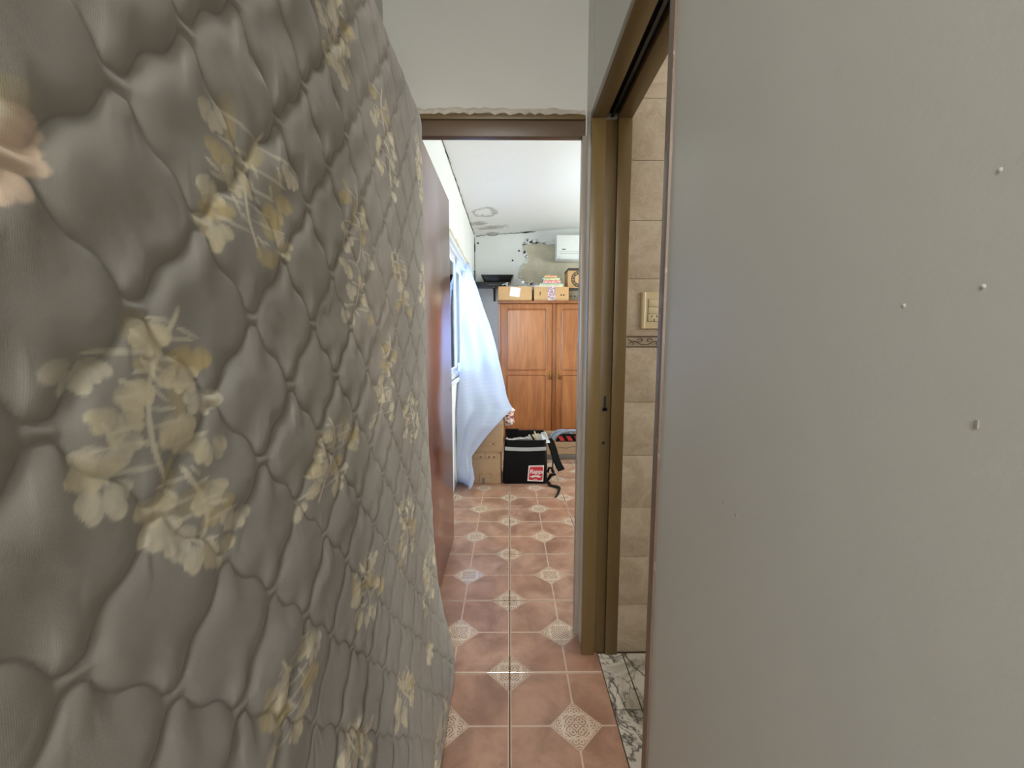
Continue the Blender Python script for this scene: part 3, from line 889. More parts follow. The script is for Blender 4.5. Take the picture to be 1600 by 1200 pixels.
for (u0, v0, u1, v1, dens, gf) in bq:
    y0 = on_mattress(max(u0, 4), (v0 + v1) / 2)[0]; y1 = on_mattress(u1, (v0 + v1) / 2)[0]
    um = (u0 + u1) / 2 if u0 > 0 else max(u1 - 10, 4)
    zt_ = on_mattress(um, v0)[1]; zb = on_mattress(um, v1)[1]
    c0, w, c1, h = (y0 + y1) / 2, min(y1 - y0, 0.24), (zt_ + zb) / 2, zt_ - zb
    # a stem running through the spray
    ph = RR.uniform(0, 6)
    path = [(c0 + 0.16 * w * math.sin(ph + 3.2 * k), c1 + h * (0.45 - 0.9 * k)) for k in [i / 40 for i in range(41)]]
    for k in range(40):
        (a0, b0), (a1, b1) = path[k], path[k + 1]
        paint((a0 + a1) / 2, (b0 + b1) / 2, math.hypot(a1 - a0, b1 - b0) * 1.7, 0.0030, math.atan2(b1 - b0, a1 - a0), pale * 0.9, 0.7)
    for k in range(int(5 * dens)):      # broad gold leaves behind
        if RR.random() < gf + 0.35:
            a0, b0 = path[RR.randrange(2, 22)]
            paint(a0 + RR.uniform(-.3, .3) * w, b0, RR.uniform(.016, .026), RR.uniform(.009, .014), RR.uniform(0, 6.28), gold, RR.uniform(.45, .75), 0.35)
    nfl = max(4, int(12 * dens))         # hanging florets, each a fan of petals
    for k in range(nfl):
        a0, b0 = path[min(40, int(4 + 35 * (k + RR.random() * .8) / nfl))]
        sd = 1 if k % 2 else -1
        fa = a0 + sd * RR.uniform(.06, .42) * w; fb = b0 + RR.uniform(-.03, .03) * h
        paint((a0 + fa) / 2, (b0 + fb) / 2 + .003, abs(fa - a0) * .5 + .003, .0024, math.atan2(fb - b0, fa - a0), pale, .55)
        cl = gold if RR.random() < gf * .6 else (cream if RR.random() < .65 else pale)
        if u0 < 0: cl = pink
        npt = RR.randrange(5, 8); a_s = RR.uniform(-2.9, -2.3); a_e = RR.uniform(-.9, -.2)
        for q_ in range(npt):
            ang = a_s + (a_e - a_s) * q_ / (npt - 1) + RR.uniform(-.12, .12)
            la = RR.uniform(.0085, .0135); rd = RR.uniform(.012, .019)
            paint(fa + rd * math.cos(ang), fb + rd * math.sin(ang), la, la * RR.uniform(.52, .72), ang, cl * RR.uniform(.88, 1.05), RR.uniform(.6, .95), -.25)
    for k in range(int(9 * dens)):      # fine white strokes
        a0, b0 = path[RR.randrange(3, 38)]
        paint(a0 + RR.uniform(-.3, .3) * w, b0 + RR.uniform(-.05, .05) * h, RR.uniform(.007, .015), .0026, RR.uniform(1.8, 2.9), pale, 0.6)

V = np.stack([X, Y, Z], -1).reshape(-1, 3)
base = np.array([-0.30, cy, 0.0])
mat_root = empty('mattress', tuple(base), 'grey quilted mattress with gold and cream flowers, stood on end against hall wall', 'mattress')
me = grid_mesh('quilted_panel', V - base, nz, ny)
at = me.attributes.new('print', 'FLOAT_COLOR', 'POINT')
at.data.foreach_set('color', np.concatenate([C, np.ones((nz, ny, 1))], -1).astype(np.float32).ravel())
link('quilted_panel', me, 'quilted_damask', mat_root, tuple(base))
# perimeter of the panel -> side border and piping
loop = [(0, j) for j in range(ny)] + [(i, ny - 1) for i in range(1, nz)] + [(nz - 1, j) for j in range(ny - 2, -1, -1)] + [(i, 0) for i in range(nz - 2, 0, -1)]
loop = loop[::5]
per = [Vector((X[i, j], Y[i, j], Z[i, j])) for i, j in loop]
TH = 0.142
loops = []
for k in range(7):
    f = k / 6; bul = 0.008 * math.sin(math.pi * f)
    L = []
    for p in per:
        d = Vector((0, p.y - cy, p.z - cz)); d = Vector((0, max(-1, min(1, d.y / hy)) ** 5, max(-1, min(1, d.z / hz)) ** 5))
        q = p + Vector((-TH * f, 0, 0)) + d * bul
        q.z = max(q.z, 0.002); q.x = max(q.x, XL + 0.004)
        L.append(q)
    loops.append(L)
m = MB(); m.loft(loops, cap=False); m.bm.faces.new([m.bm.verts[0]] if False else [v for v in list(m.bm.verts)[-len(per):]])
m.build('side_border', 'piping', mat_root, smooth=True)
MB().tube([Vector((p.x + 0.001, p.y, max(p.z, 0.007))) for p in per], 0.0058, 6, closed=True).build('piping', 'piping', mat_root, smooth=True)

# ------------------------------------------------------------------ wardrobe
WYF = 4.75
a = P(779, 470, WYF); wx0, wz1 = a.x, a.z; wx1 = wx0 + 1.30; wyb = YF - 0.02
xm = P(866, 500, WYF).x
wr_ = empty('wardrobe', ((wx0 + wx1) / 2, WYF, 0), 'orange-brown wooden wardrobe with panelled doors beneath the bare cement patch', 'wardrobe')
m = MB(); m.box(wx0, wx0 + .02, WYF + .002, wyb, 0.0, wz1 - .03).box(wx1 - .02, wx1, WYF + .002, wyb, 0, wz1 - .03).box(wx0, wx1, wyb - .01, wyb, 0, wz1 - .03).box(wx0 + .02, wx1 - .02, WYF + .03, wyb - .01, 0, .09)
m.build('body', 'wardrobe_trim', wr_)
box('cornice', 'wardrobe_trim', wr_, wx0 - .006, wx1 + .006, WYF - .03, wyb, wz1 - .03, wz1, 0.004)
box('centre_stile', 'wardrobe_trim', wr_, xm - .018, xm + .018, WYF - .008, WYF + .02, .05, wz1 - .031, 0.004)
zd0, zd1 = 0.06, wz1 - .034
zu0 = P(800, 578, WYF).z; zl1 = P(800, 586, WYF).z; zu1 = P(800, 483, WYF).z


def wardrobe_door(x0, x1, hx):
    d = MB().box(x0, x1, WYF, WYF + .02, zd0, zd1, 0.003).build('door', 'wardrobe_wood', wr_, smooth=True)
    s = .072
    for (z0, z1) in ((zu0, zu1), (zd0 + .09, zl1)):
        r = .02; out = []
        for (cx_, cz_, a0) in ((x1 - s - r, z1 - r, 0), (x0 + s + r, z1 - r, 90), (x0 + s + r, z0 + r, 180), (x1 - s - r, z0 + r, 270)):
            for k in range(5):
                an = math.radians(a0 + k * 22.5); out.append(Vector((cx_ + r * math.cos(an), WYF, cz_ + r * math.sin(an))))
        MB().tube([p + Vector((0, 0.001, 0)) for p in out], 0.0075, 8, closed=True).build('moulding', 'wardrobe_trim', d, smooth=True)
        ce = Vector(((x0 + x1) / 2, WYF, (z0 + z1) / 2))
        inn = [ce + (p - ce) * 0.0 + Vector((p.x - ce.x, 0, p.z - ce.z)) * 0.955 for p in out]
        MB().prism([p + Vector((0, -.003, 0)) for p in inn], (0, .006, 0)).build('panel', 'wardrobe_wood', d, bevel=0.002)
    hz_ = P(800, 587, WYF).z
    h = MB(); h.box(hx - .011, hx + .011, WYF - .004, WYF + .001, hz_ - .045, hz_ + .05, 0.003)
    h.tube([(hx, WYF - .002, hz_ + .03), (hx, WYF - .016, hz_ + .02), (hx, WYF - .018, hz_ - .02), (hx, WYF - .012, hz_ - .045)], [.004, .006, .008, .005], 8)
    h.build('handle', 'brass', d, smooth=True)


wardrobe_door(wx0 + .022, xm - .02, P(860, 588, WYF).x)
wardrobe_door(xm + .02, wx1 - .022, P(874, 588, WYF).x)

# ------------------------------------------------------------------ things on the wardrobe
def open_box(name, mat, x0, x1, y0, y1, z0, z1, label, group=None, t=0.004):
    r = empty(name, ((x0 + x1) / 2, (y0 + y1) / 2, z0), label, 'box', group)
    m = MB(); m.box(x0, x1, y0, y1, z0, z0 + t).box(x0, x1, y0, y0 + t, z0, z1).box(x0, x1, y1 - t, y1, z0, z1).box(x0, x0 + t, y0, y1, z0, z1).box(x1 - t, x1, y0, y1, z0, z1)
    m.build('body', mat, r)
    return r


YB = WYF + 0.0
top = wz1 + 0.001
a = P(778, 447.5, YB); b = P(831.5, 469, YB)
bx1 = open_box('cardboard_box', 'cardboard', a.x, b.x, YB, YB + .36, top, a.z, 'low cardboard box with white label holding a glass lid, atop wardrobe')
q0, q1 = P(797, 449, YB), P(812.5, 463.5, YB); c = (q0 + q1) / 2
MB().box(q0.x, q1.x, YB - .0012, YB, q1.z, q0.z, mtx=Matrix.Translation(c) @ Matrix.Rotation(math.radians(8), 4, 'Y') @ Matrix.Translation(-c)).build('label', 'paper', bx1)
lid_z = a.z + 0.002
gl = P(817, 447, YB + .12)
g = empty('pot_lid', (gl.x, YB + .14, lid_z), 'steel and glass pot lid with round knob in the low cardboard box', 'lid')
MB().lathe([(.078, 0), (.078, .006), (.072, .018), (.052, .034), (.022, .042)], (gl.x, YB + .14, lid_z), 24).build('dome', 'chrome', g, smooth=True)
MB().lathe([(.008, .04), (.008, .056), (.018, .062), (.018, .074), (.012, .078)], (gl.x, YB + .14, lid_z), 16).build('knob', 'white_plastic', g, smooth=True)
box('packing_block', 'cardboard_dark', bx1, a.x + .02, b.x - .02, YB + .02, YB + .34, top + .005, lid_z - .0005)
gl = P(792, 445, YB + .10)
g = empty('tap_fitting', (gl.x, YB + .12, lid_z), 'chrome tap fitting poking out of the low cardboard box', 'tap')
MB().lathe([(.022, 0), (.022, .01), (.013, .016), (.013, .04), (.018, .045), (.018, .055)], (gl.x, YB + .12, lid_z), 14).build('body', 'chrome', g, smooth=True)
MB().tube([(gl.x, YB + .12, lid_z + .03), (gl.x - .03, YB + .11, lid_z + .036), (gl.x - .055, YB + .10, lid_z + .022)], .009, 10).build('spout', 'chrome', g, smooth=True)

a = P(834.5, 448, YB); b = P(888.5, 469, YB)
b2x0, b2x1, b2z = a.x, b.x, a.z
bx2 = empty('cardboard_box', ((a.x + b.x) / 2, YB + .18, top), 'cardboard box with printed floral tape, game boxes stacked on its lid', 'box')
box('body', 'cardboard', bx2, a.x, b.x, YB, YB + .36, top, a.z, 0.002)
q0, q1 = P(856, 448, YB), P(867.5, 468, YB)
box('tape', 'label_print', bx2, q0.x, q1.x, YB - .0015, YB, top + .004, a.z + .001)
q = P(844, 458.5, YB); box('slot', 'box_ink', bx2, q.x - .005, q.x + .005, YB - .001, YB, q.z - .02, q.z + .02)
for u in (877, 881):
    q = P(u, 461, YB); box('print_mark', 'box_ink', bx2, q.x - .008, q.x + .008, YB - .001, YB, q.z - .008, q.z + .008, 0.0003)
z = b2z + .001
brd = box('serving_board', 'paper', None, P(835, 447, YB).x, P(880, 447, YB).x, YB + .03, YB + .30, z, z + .016, 0.002, label='thin white board lying beneath the stacked game boxes', cat='board')
z += .0165
stack = [(843, 881, .014, 'game_cream', 'cream game box lying on the thin white board', 0),
         (844, 880, .016, 'game_teal', 'teal and white game box under the red printed game box', 0.02),
         (849, 876, .030, 'game_red', 'white game box with red lettering in middle of stack', 0.0),
         (850, 874, .015, 'game_cream', 'narrow cream game box with green print near stack top', -0.03),
         (848, 875, .013, 'game_teal', 'pale teal flat game box just under topmost game box', 0.02),
         (851, 870, .024, 'game_orange', 'small orange game box topping the stack of games', 0.0)]
for k, (u0, u1, h, mt, lb, dy) in enumerate(stack):
    xa, xb = P(u0, 440, YB + .05).x, P(u1, 440, YB + .05).x
    o = box('game_box', mt, None, xa, xb, YB + .05 + dy, YB + .26 + dy, z, z + h, 0.0015, label=lb, cat='game box', group='game boxes stacked on the wardrobe')
    z += h + .0005
# box with the ring print, on the dark box
a = P(889, 450, YB + .03); bx_ = P(889, 469, YB + .03)
db = empty('cardboard_box', (a.x + .2, YB + .15, top), 'dark grey-brown carton beneath the carton with a ring print', 'box')
box('body', 'cardboard_dark', db, a.x, a.x + .40, YB + .03, YB + .33, top, a.z, 0.002)
box('lid_band', 'box_ink', db, a.x - .001, a.x + .401, YB + .0285, YB + .3315, a.z - .032, a.z - .001)
for u in (892, 898, 904):
    q = P(u, 463, YB + .03); MB().lathe([(.012, 0), (.012, .001)], (q.x, YB + .03, q.z), 10, 'Y').build('print_mark', 'box_ink', db)
c = P(888, 419, YB + .03)
rb = empty('cardboard_box', (c.x + .2, YB + .15, a.z + .001), 'tan carton printed with a dark lettered ring, topmost on wardrobe', 'box')
box('body', 'cardboard', rb, c.x, c.x + .40, YB + .03, YB + .33, a.z + .001, c.z, 0.002)
box('lid_band', 'box_ink', rb, c.x - .001, c.x + .401, YB + .0285, YB + .3315, c.z - .027, c.z + .001)
rc_ = P(905, 436, YB + .03)
m = MB(); ring_o = [(rc_.x + .092 * math.cos(k * math.pi / 24), rc_.z + .092 * math.sin(k * math.pi / 24)) for k in range(48)]
L = [[(rc_.x + r * math.cos(k * math.pi / 24), y, rc_.z + r * math.sin(k * math.pi / 24)) for k in range(48)] for r, y in ((.052, YB + .0295), (.052, YB + .0288), (.092, YB + .0288), (.092, YB + .0295))]
rg = m.loft(L, cap=False).build('ring_print', 'box_ink', rb)
for k in range(22):
    m = MB()
    an = k * 2 * math.pi / 22 + 0.1
    if k in (5, 16): continue
    q = Vector((rc_.x + .072 * math.cos(an), YB + .0284, rc_.z + .072 * math.sin(an)))
    mt_ = Matrix.Translation(q) @ Matrix.Rotation(-an, 4, 'Y') @ Matrix.Translation(-q)
    m.box(q.x - .011, q.x + .011, q.y - .0004, q.y + .0004, q.z - .0055, q.z - .002, mtx=mt_)
    m.box(q.x - (.011 if k % 2 else -.004), q.x + .011, q.y - .0004, q.y + .0004, q.z - .003, q.z + .0045, mtx=mt_)
    m.build('ring_letter', 'cardboard', rg)

# ------------------------------------------------------------------ air conditioner
ya = YF - 0.21
a = P(870, 366, ya); b = P(870, 406, ya)
ac = empty('air_conditioner', (a.x + .4, YF, b.z), 'white split air conditioner mounted above the bare cement patch', 'air conditioner')
x0, x1, z0, z1 = a.x, a.x + .80, b.z, a.z
pr = [(YF - .001, z1), (ya + .015, z1), (ya, z1 - .012), (ya, z0 + .075), (ya + .03, z0 + .02), (ya + .07, z0), (YF - .001, z0)]
MB().prism([(x0, y, z) for y, z in pr], (x1 - x0, 0, 0)).build('casing', 'white_plastic', ac, bevel=0.006, smooth=True)
box('front_seam', 'ac_seam_grey', ac, x0 + .03, x1 - .03, ya - .0006, ya + .001, z0 + .098, z0 + .102)
MB().prism([(x0 + .05, ya - .001, z0 + .072), (x0 + .05, ya + .026, z0 + .016), (x0 + .05, ya + .030, z0 + .018), (x0 + .05, ya + .004, z0 + .074)], (x1 - x0 - .1, 0, 0)).build('air_flap', 'white_plastic', ac)
box('flap_gap', 'ac_seam_grey', ac, x0 + .045, x1 - .045, ya - .0006, ya + .004, z0 + .074, z0 + .080)
q = P(881, 389.5, ya); box('badge', 'box_ink', ac, q.x - .022, q.x + .022, ya - .001, ya + .001, q.z - .006, q.z + .006, 0.0004)

# ------------------------------------------------------------------ shelf and tray
ys = YF - 0.28
zt_ = P(760, 440.5, ys).z; zb_ = P(760, 446.5, ys).z
sh = empty('wall_shelf', (-.25, YF, zb_), 'black metal bracket shelf on the far wall beside the wardrobe', 'shelf')
xs1 = P(780, 443, ys).x
box('board', 'black_metal', sh, XL + .012, xs1 + .10, ys, YF - .001, zb_, zt_, 0.003)
q = P(771.5, 455, ys)
m = MB(); m.box(q.x - .014, q.x + .014, YF - .03, YF - .001, zb_ - .16, zb_).box(q.x - .014, q.x + .014, ys + .02, YF - .001, zb_ - .022, zb_)
m.tube([(q.x, ys + .03, zb_ - .01), (q.x, YF - .02, zb_ - .14)], .010, 8).build('bracket', 'black_metal', sh)
q = P(742, 426, ys); MB().tube([(XL + .025, ys + .02, zt_), (XL + .025, ys + .02, zt_ + .12)], .006, 8).lathe([(.010, 0), (.012, .01), (.006, .018)], (XL + .025, ys + .02, zt_ + .115), 10).build('upright_rod', 'black_metal', sh)
ta, tb = P(752, 429.5, ys + .02), P(802, 429.5, ys + .02)
tz0, tz1 = zt_ + .0005, ta.z
tr = empty('roasting_pan', ((ta.x + tb.x) / 2, ys + .14, tz0), 'black rectangular roasting pan with flared rim on the bracket shelf', 'pan')
def rr(x0, x1, y0, y1, z, r=.02):
    out = []
    for (cx_, cy_, a0) in ((x1 - r, y1 - r, 0), (x0 + r, y1 - r, 90), (x0 + r, y0 + r, 180), (x1 - r, y0 + r, 270)):
        for k in range(5):
            an = math.radians(a0 + k * 22.5); out.append((cx_ + r * math.cos(an), cy_ + r * math.sin(an), z))
    return out
i_ = .035
MB().loft([rr(ta.x + i_, tb.x - i_, ys + .04, YF - .04, tz0), rr(ta.x + .008, tb.x - .008, ys + .012, YF - .012, tz1 - .012), rr(ta.x, tb.x, ys + .004, YF - .004, tz1 - .008), rr(ta.x, tb.x, ys + .004, YF - .004, tz1),
           rr(ta.x + .012, tb.x - .012, ys + .016, YF - .016, tz1 - .004), rr(ta.x + i_ + .003, tb.x - i_ - .003, ys + .044, YF - .044, tz0 + .004)]).build('pan_body', 'black_metal', tr, smooth=True)

MB().tube(rr(ta.x, tb.x, ys + .004, YF - .004, tz1 - .002), .0055, 8, closed=True).build('rim', 'pan_rim_highlight', tr, smooth=True)

# ------------------------------------------------------------------ cardboard boxes under the sheet
YC = 3.335
a, b = P(727, 706, YC), P(782.5, 757, YC)
x0, x1, z1 = a.x + .02, b.x, a.z
lo = empty('cardboard_box', ((x0 + x1) / 2, YC + .17, 0), 'brown carton on the tiled floor beneath another carton, below sheet', 'box')
box('body', 'cardboard_grey', lo, x0, x1, YC, YC + .34, 0.001, z1, 0.003)
def rect_print(par, u0, v0, u1, v1, Y_, t=.0022, mat='box_print'):
    p, q = P(u0, v0, Y_), P(u1, v1, Y_)
    m = MB()
    m.box(p.x, q.x, Y_ - .0008, Y_, p.z - t, p.z).box(p.x, q.x, Y_ - .0008, Y_, q.z, q.z + t).box(p.x, p.x + t, Y_ - .0008, Y_, q.z, p.z).box(q.x - t, q.x, Y_ - .0008, Y_, q.z, p.z)
    m.build('printed_frame', mat, par)
rect_print(lo, 739, 708, 758, 717, YC); rect_print(lo, 758, 708, 777.5, 717, YC)
for u in (751, 764, 772):
    q = P(u, 714, YC); box('printed_mark', 'box_print', lo, q.x - .008, q.x + .008, YC - .0008, YC, q.z - .007, q.z + .007, 0.0002)
p0, p1 = P(749, 740, YC), P(768, 753, YC)
for s_, xx in ((1, p0.x), (-1, p1.x)):
    MB().prism([(xx, YC - .0008, p1.z + (.03 if s_ < 0 else 0)), (xx, YC - .0008, p0.z), (xx + s_ * .028, YC - .0008, p0.z), (xx + s_ * .028, YC - .0008, p0.z - .003), (xx + s_ * .003, YC - .0008, p0.z - .003), (xx + s_ * .003, YC - .0008, p1.z + (.03 if s_ < 0 else 0))], (0, .0008, 0)).build('printed_corner', 'box_print', lo)
q = P(755.5, 750, YC); MB().box(q.x - .012, q.x + .012, YC - .001, YC, q.z - .03, q.z + .018, .0003).build('torn_patch', 'grey_carton', lo)
q = P(781, 707, YC); box('corner_hole', 'dark', lo, q.x - .009, q.x - .001, YC - .001, YC, q.z - .008, q.z, 0.0002)
a2, b2 = P(738, 662, YC), P(786, 706, YC)
zu = a2.z
up = empty('cardboard_box', ((a2.x + b2.x) / 2, YC + .17, z1), 'plain brown carton stacked on the carton with printed frames', 'box')
box('body', 'cardboard_grey', up, x0 - .005, b2.x, YC - .004, YC + .34, z1 + .001, zu, 0.003)
rect_print(up, 752, 690, 775, 697, YC - .004, .0015)
q = P(771, 693.5, YC - .004); box('printed_mark', 'box_print', up, q.x - .008, q.x + .008, YC - .0048, YC - .004, q.z - .007, q.z + .007, .0002)

# crumpled printed cloth bundle on the upper carton
bc_ = P(791, 652, YC + .12)
N1, N2 = 40, 30
uu, vv = np.meshgrid(np.linspace(0, 2 * np.pi, N1), np.linspace(0.02, np.pi - 0.02, N2))
rad = 1 + 0.55 * vnoise(uu * 2.6, vv * 5, 51) + 0.4 * vnoise(uu * 5, vv * 9, 52)
rad[:, -1] = rad[:, 0]
hz_ = (P(791, 636, YC + .25).z - zu) / 2
cxB = P(792, 650, YC + .25).x
VB = np.stack([cxB + 0.06 * rad * np.cos(uu) * np.sin(vv), YC + .25 + 0.065 * rad * np.sin(uu) * np.sin(vv), zu + hz_ + 0.003 + np.clip(hz_ * rad * np.cos(vv), -hz_, None)], -1)
# part of the cloth hangs down over the carton's side
VB[..., 2] = np.where((VB[..., 0] > b2.x + .012) & (vv > 1.9), VB[..., 2] - 0.07, VB[..., 2])
base = np.array([cxB, YC + .25, zu])
me = grid_mesh('printed_cloth', VB.reshape(-1, 3) - base, N2, N1)
link('printed_cloth', me, 'fringe_print', None, tuple(base), label='crumpled red and white patterned cloth on cartons beside the sheet', cat='cloth')

# ------------------------------------------------------------------ white sheet over the window
rows_s = [(411, 730, 733, None, 4.42), (430, 727.5, 738, None, 4.38), (450, 725, 745.5, None, 4.32), (480, 723, 755, None, 4.22), (510, 721, 766, None, 4.10), (540, 719.5, 774.5, None, 3.98), (560, 718.5, 779, None, 3.90),
          (580, 717.5, 783.5, None, 3.79), (600, 716.5, 788, None, 3.66), (618, 715.5, 791.5, None, 3.52), (630, 715, 796, None, 3.45), (638, 714.5, 801, None, 3.42), (643, 714.3, 796, None, 3.37),
          (655, 714.2, 784, None, 3.30), (668, 714.1, 772.5, None, 3.255), (682, 714, 760, None, 3.25), (698, 713.8, 748, None, 3.24), (713, 713.6, 737, None, 3.235), (725, 713.6, 737.5, None, 3.22),
          (738, 713.8, 740, None, 3.19), (748, 714.5, 741.5, None, 3.17), (757, 718, 739, None, 3.16), (764.5, 723.5, 734.5, None, 3.16)]
NS, MS = 110, 60
rv = np.array([r[0] for r in rows_s], float); ru0 = np.array([r[1] for r in rows_s], float); ru1 = np.array([r[2] for r in rows_s], float); rY = np.array([r[4] for r in rows_s], float)
VS = np.zeros((NS, MS, 3)); vq = np.linspace(rv[0], rv[-1], NS)
for i, v in enumerate(vq):
    u0, u1, y1 = np.interp(v, rv, ru0), np.interp(v, rv, ru1), np.interp(v, rv, rY)
    pl = PX(u0, v, XL + 0.016)
    if pl.y > y1 + 0.25 or v < 470: pl = P(u0, v, min(pl.y, 4.42)) if pl.y > 4.42 else pl
    prr = P(u1, v, y1)
    for j in range(MS):
        t_ = j / (MS - 1)
        q = pl.lerp(prr, t_)
        amp = 0.02 * min(1, max(0, (v - 420) / 150)) * math.sin(math.pi * t_) ** 0.7
        amp *= (0.6 if v > 690 else 1)
        wv = math.sin(t_ * 9 + v * 0.012) + 0.6 * math.sin(t_ * 17 - v * 0.03) + 0.4 * math.sin((t_ * 60 + v) * 0.09)
        q = q + Vector((0.5, -0.75, 0.1)) * amp * wv * 0.8
        q.x = max(q.x, XL + 0.012); q.z = max(q.z, 0.004)
        if v > 648 and q.x > x0 - .012: q.y = min(q.y, YC - 0.012)
        VS[i, j] = q
base = np.array([XL + .02, 3.2, 0.0])
me = grid_mesh('white_sheet', VS.reshape(-1, 3) - base, NS, MS)
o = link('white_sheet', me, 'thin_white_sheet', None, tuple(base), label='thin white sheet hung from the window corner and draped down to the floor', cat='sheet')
sm = o.modifiers.new('thickness', 'SOLIDIFY'); sm.thickness = 0.0015

# ------------------------------------------------------------------ delivery backpack
YG = 3.335
def gp(u, v, dy=0.0): return P(u, v, YG + dy)
bl_, br_ = gp(785.5, 757), gp(855, 757); tl, trr = gp(789, 688.5), gp(854, 690)
bag = empty('delivery_backpack', ((bl_.x + br_.x) / 2, YG + .17, 0), 'open black insulated delivery backpack with red square logo on tiled floor', 'backpack')
D_ = 0.34
def bagloop(f, inset=0.0):
    xa = bl_.x + (tl.x - bl_.x) * f + inset; xb = br_.x + (trr.x - br_.x) * f - inset
    z = tl.z * f
    bo = 0.010 * math.sin(math.pi * f)
    return rr(xa - bo * .4, xb + bo * .4, YG - bo + inset, YG + D_ - inset, z + .002, .03)
outer = [bagloop(k / 10) for k in range(11)]
inner = [bagloop(1.0 - k / 10, 0.012) for k in range(0, 8)]
MB().loft(outer + inner).build('body', 'bag_black', bag, smooth=True)
li = [bagloop(1.0 - k / 10, 0.0135) for k in range(0, 7)]
m = MB(); m.loft([[(x, y, z + .001) for x, y, z in L] for L in li], cap=False); m.bm.verts.ensure_lookup_table(); m.bm.faces.new(list(m.bm.verts)[-20:])
m.build('lining', 'silver_foil', bag, smooth=True)
# crumpled lining folded over the front rim
pts = []
for k in range(16):
    u = 791 + (828 - 791) * k / 15; q = gp(u, 685.5 + 1.2 * math.sin(k * .35), .045); pts.append(q + Vector((0, 0, R.uniform(-.004, .006))))
MB().tube(pts, [R.uniform(.014, .020) for _ in pts], 8, flat=.7).build('lining_fold', 'silver_foil', bag, smooth=True)
# rim band in front, below the lining
def front_y(z): f = max(0, min(1, z / tl.z)); return YG - 0.010 * math.sin(math.pi * f)
def front_patch(name, mat, pts_uv, off, par, th=.0015, bevel=0):
    w = []
    for (u, v) in pts_uv:
        q = gp(u, v, -.012); w.append(Vector((q.x, front_y(q.z) - off, q.z)))
    return MB().prism(w, (0, th, 0)).build(name, mat, par)
m = MB(); N = 14; A_, B_ = [], []
for k in range(N + 1):
    u = 789 + (853.5 - 789) * k / N; dv = 2.4 * math.sin(math.pi * min(1, k / N * .75 + .12)) ; 
    for arr, v in ((A_, 697.3 + dv), (B_, 702.8 + dv)):
        q = gp(u, v, -.012); arr.append(Vector((q.x, front_y(q.z) - .0035, q.z)))
for k in range(N): m.prism([A_[k], A_[k + 1], B_[k + 1], B_[k]], (0, .003, 0))
bmesh.ops.remove_doubles(m.bm, verts=m.bm.verts[:], dist=1e-5)
m.build('reflective_strip', 'reflective', bag)
patch = front_patch('logo_patch', 'patch_white', [(826, 727.5), (850, 727), (848.8, 753), (824, 752)], .004, bag, .003)
# rounded red square on the patch
ctr = [(827.6, 729.5), (848.6, 729.2), (847.4, 751), (826, 750.2)]
poly = []
for k in range(4):
    p = Vector((*ctr[k], 0)); pv = Vector((*ctr[k - 1], 0)); nx = Vector((*ctr[(k + 1) % 4], 0))
    e0 = p + (pv - p).normalized() * 3; e1 = p + (nx - p).normalized() * 3
    for s in range(5):
        t_ = s / 4; q = (1 - t_) ** 2 * e0 + 2 * t_ * (1 - t_) * p + t_ ** 2 * e1; poly.append((q.x, q.y))
red = front_patch('logo_square', 'patch_red', poly, .0050, patch, .0014)
q = gp(837.6, 737, -.012); ty = front_y(q.z) - .0056
text('logo_lettering', 'Rappi', 0.050, (q.x, ty, q.z), 'patch_white', patch, shear=0.25, bold=0.0012)
q = gp(837, 744, -.012)
for s in (-1, 1):
    out = []
    prf = [(0, .004), (.012, .009), (.022, .007), (.032, .000), (.041, -.001), (.047, .006), (.045, -.006), (.034, -.012), (.02, -.011), (.008, -.006), (0, -.006)]
    MB().prism([(q.x + s * a_, ty, q.z + b_) for a_, b_ in prf], (0, .0006, 0)).build('logo_moustache', 'patch_white', patch)
q = gp(836, 749, -.012); box('logo_underline', 'patch_white', patch, q.x - .018, q.x + .018, ty, ty + .0006, q.z - .002, q.z + .003)
# flap, straps
fl = [gp(845, 677, .05), gp(852, 676, .05), gp(857, 688, .04), gp(859, 692, .03), gp(850, 692, .0), gp(846, 688, .02)]
MB().prism(fl, (0.004, .012, .004)).build('folded_flap', 'reflective', bag)
MB().box(tl.x, tl.x + .12, YG + .28, YG + .30, tl.z - .06, tl.z + .035, .004).box(tl.x + .1, trr.x, YG + .29, YG + .31, tl.z - .06, tl.z + .02, .004).build('raised_back', 'bag_black', bag)
s1 = [gp(853, 688, .06), gp(857, 686, .05), gp(861, 692, .05), gp(865.5, 705, .04), gp(869, 718, .02), gp(873.5, 728, .0), gp(877.5, 735, -.01)]
sp_ = MB(); sp_.strip(s1, (.05, .012, .014), (.006, -.006, .006)); sp_.build('shoulder_strap', 'bag_black', bag)
s2 = [gp(864, 706, .05), gp(864, 722, .05), gp(863, 735, .04)]
MB().strip(s2, (.010, .002, 0), (0, .004, 0)).build('webbing', 'bag_black', bag)
bk = gp(860, 735, .03)
MB().tube([gp(856, 738, .03), gp(858, 731, .03), gp(862, 731, .03), gp(864, 737, .03), gp(868, 741, .03), gp(861, 742, .03), gp(857, 748, .03), gp(854, 754, .03)], [.012, .010, .010, .014, .010, .016, .012, .008], 8).build('buckle', 'bag_black', bag, smooth=True)
f0 = []
for (u, v) in ((846, 753.5), (853, 755), (860, 757.5), (868, 759), (873.5, 761), (874, 765), (871.5, 771), (869, 775.5)):
    r_ = ray(u, v); t_ = (0.012 - CAMH) / r_.z; f0.append(Vector((r_.x * t_, r_.y * t_, .008)))
f0[0] = Vector((br_.x - .03, YG + .01, .02)); f0[1] = Vector((br_.x + .01, YG - .004, .012))
MB().strip(f0, (.022, .024, 0), (0, 0, .007)).build('waist_strap', 'bag_black', bag)
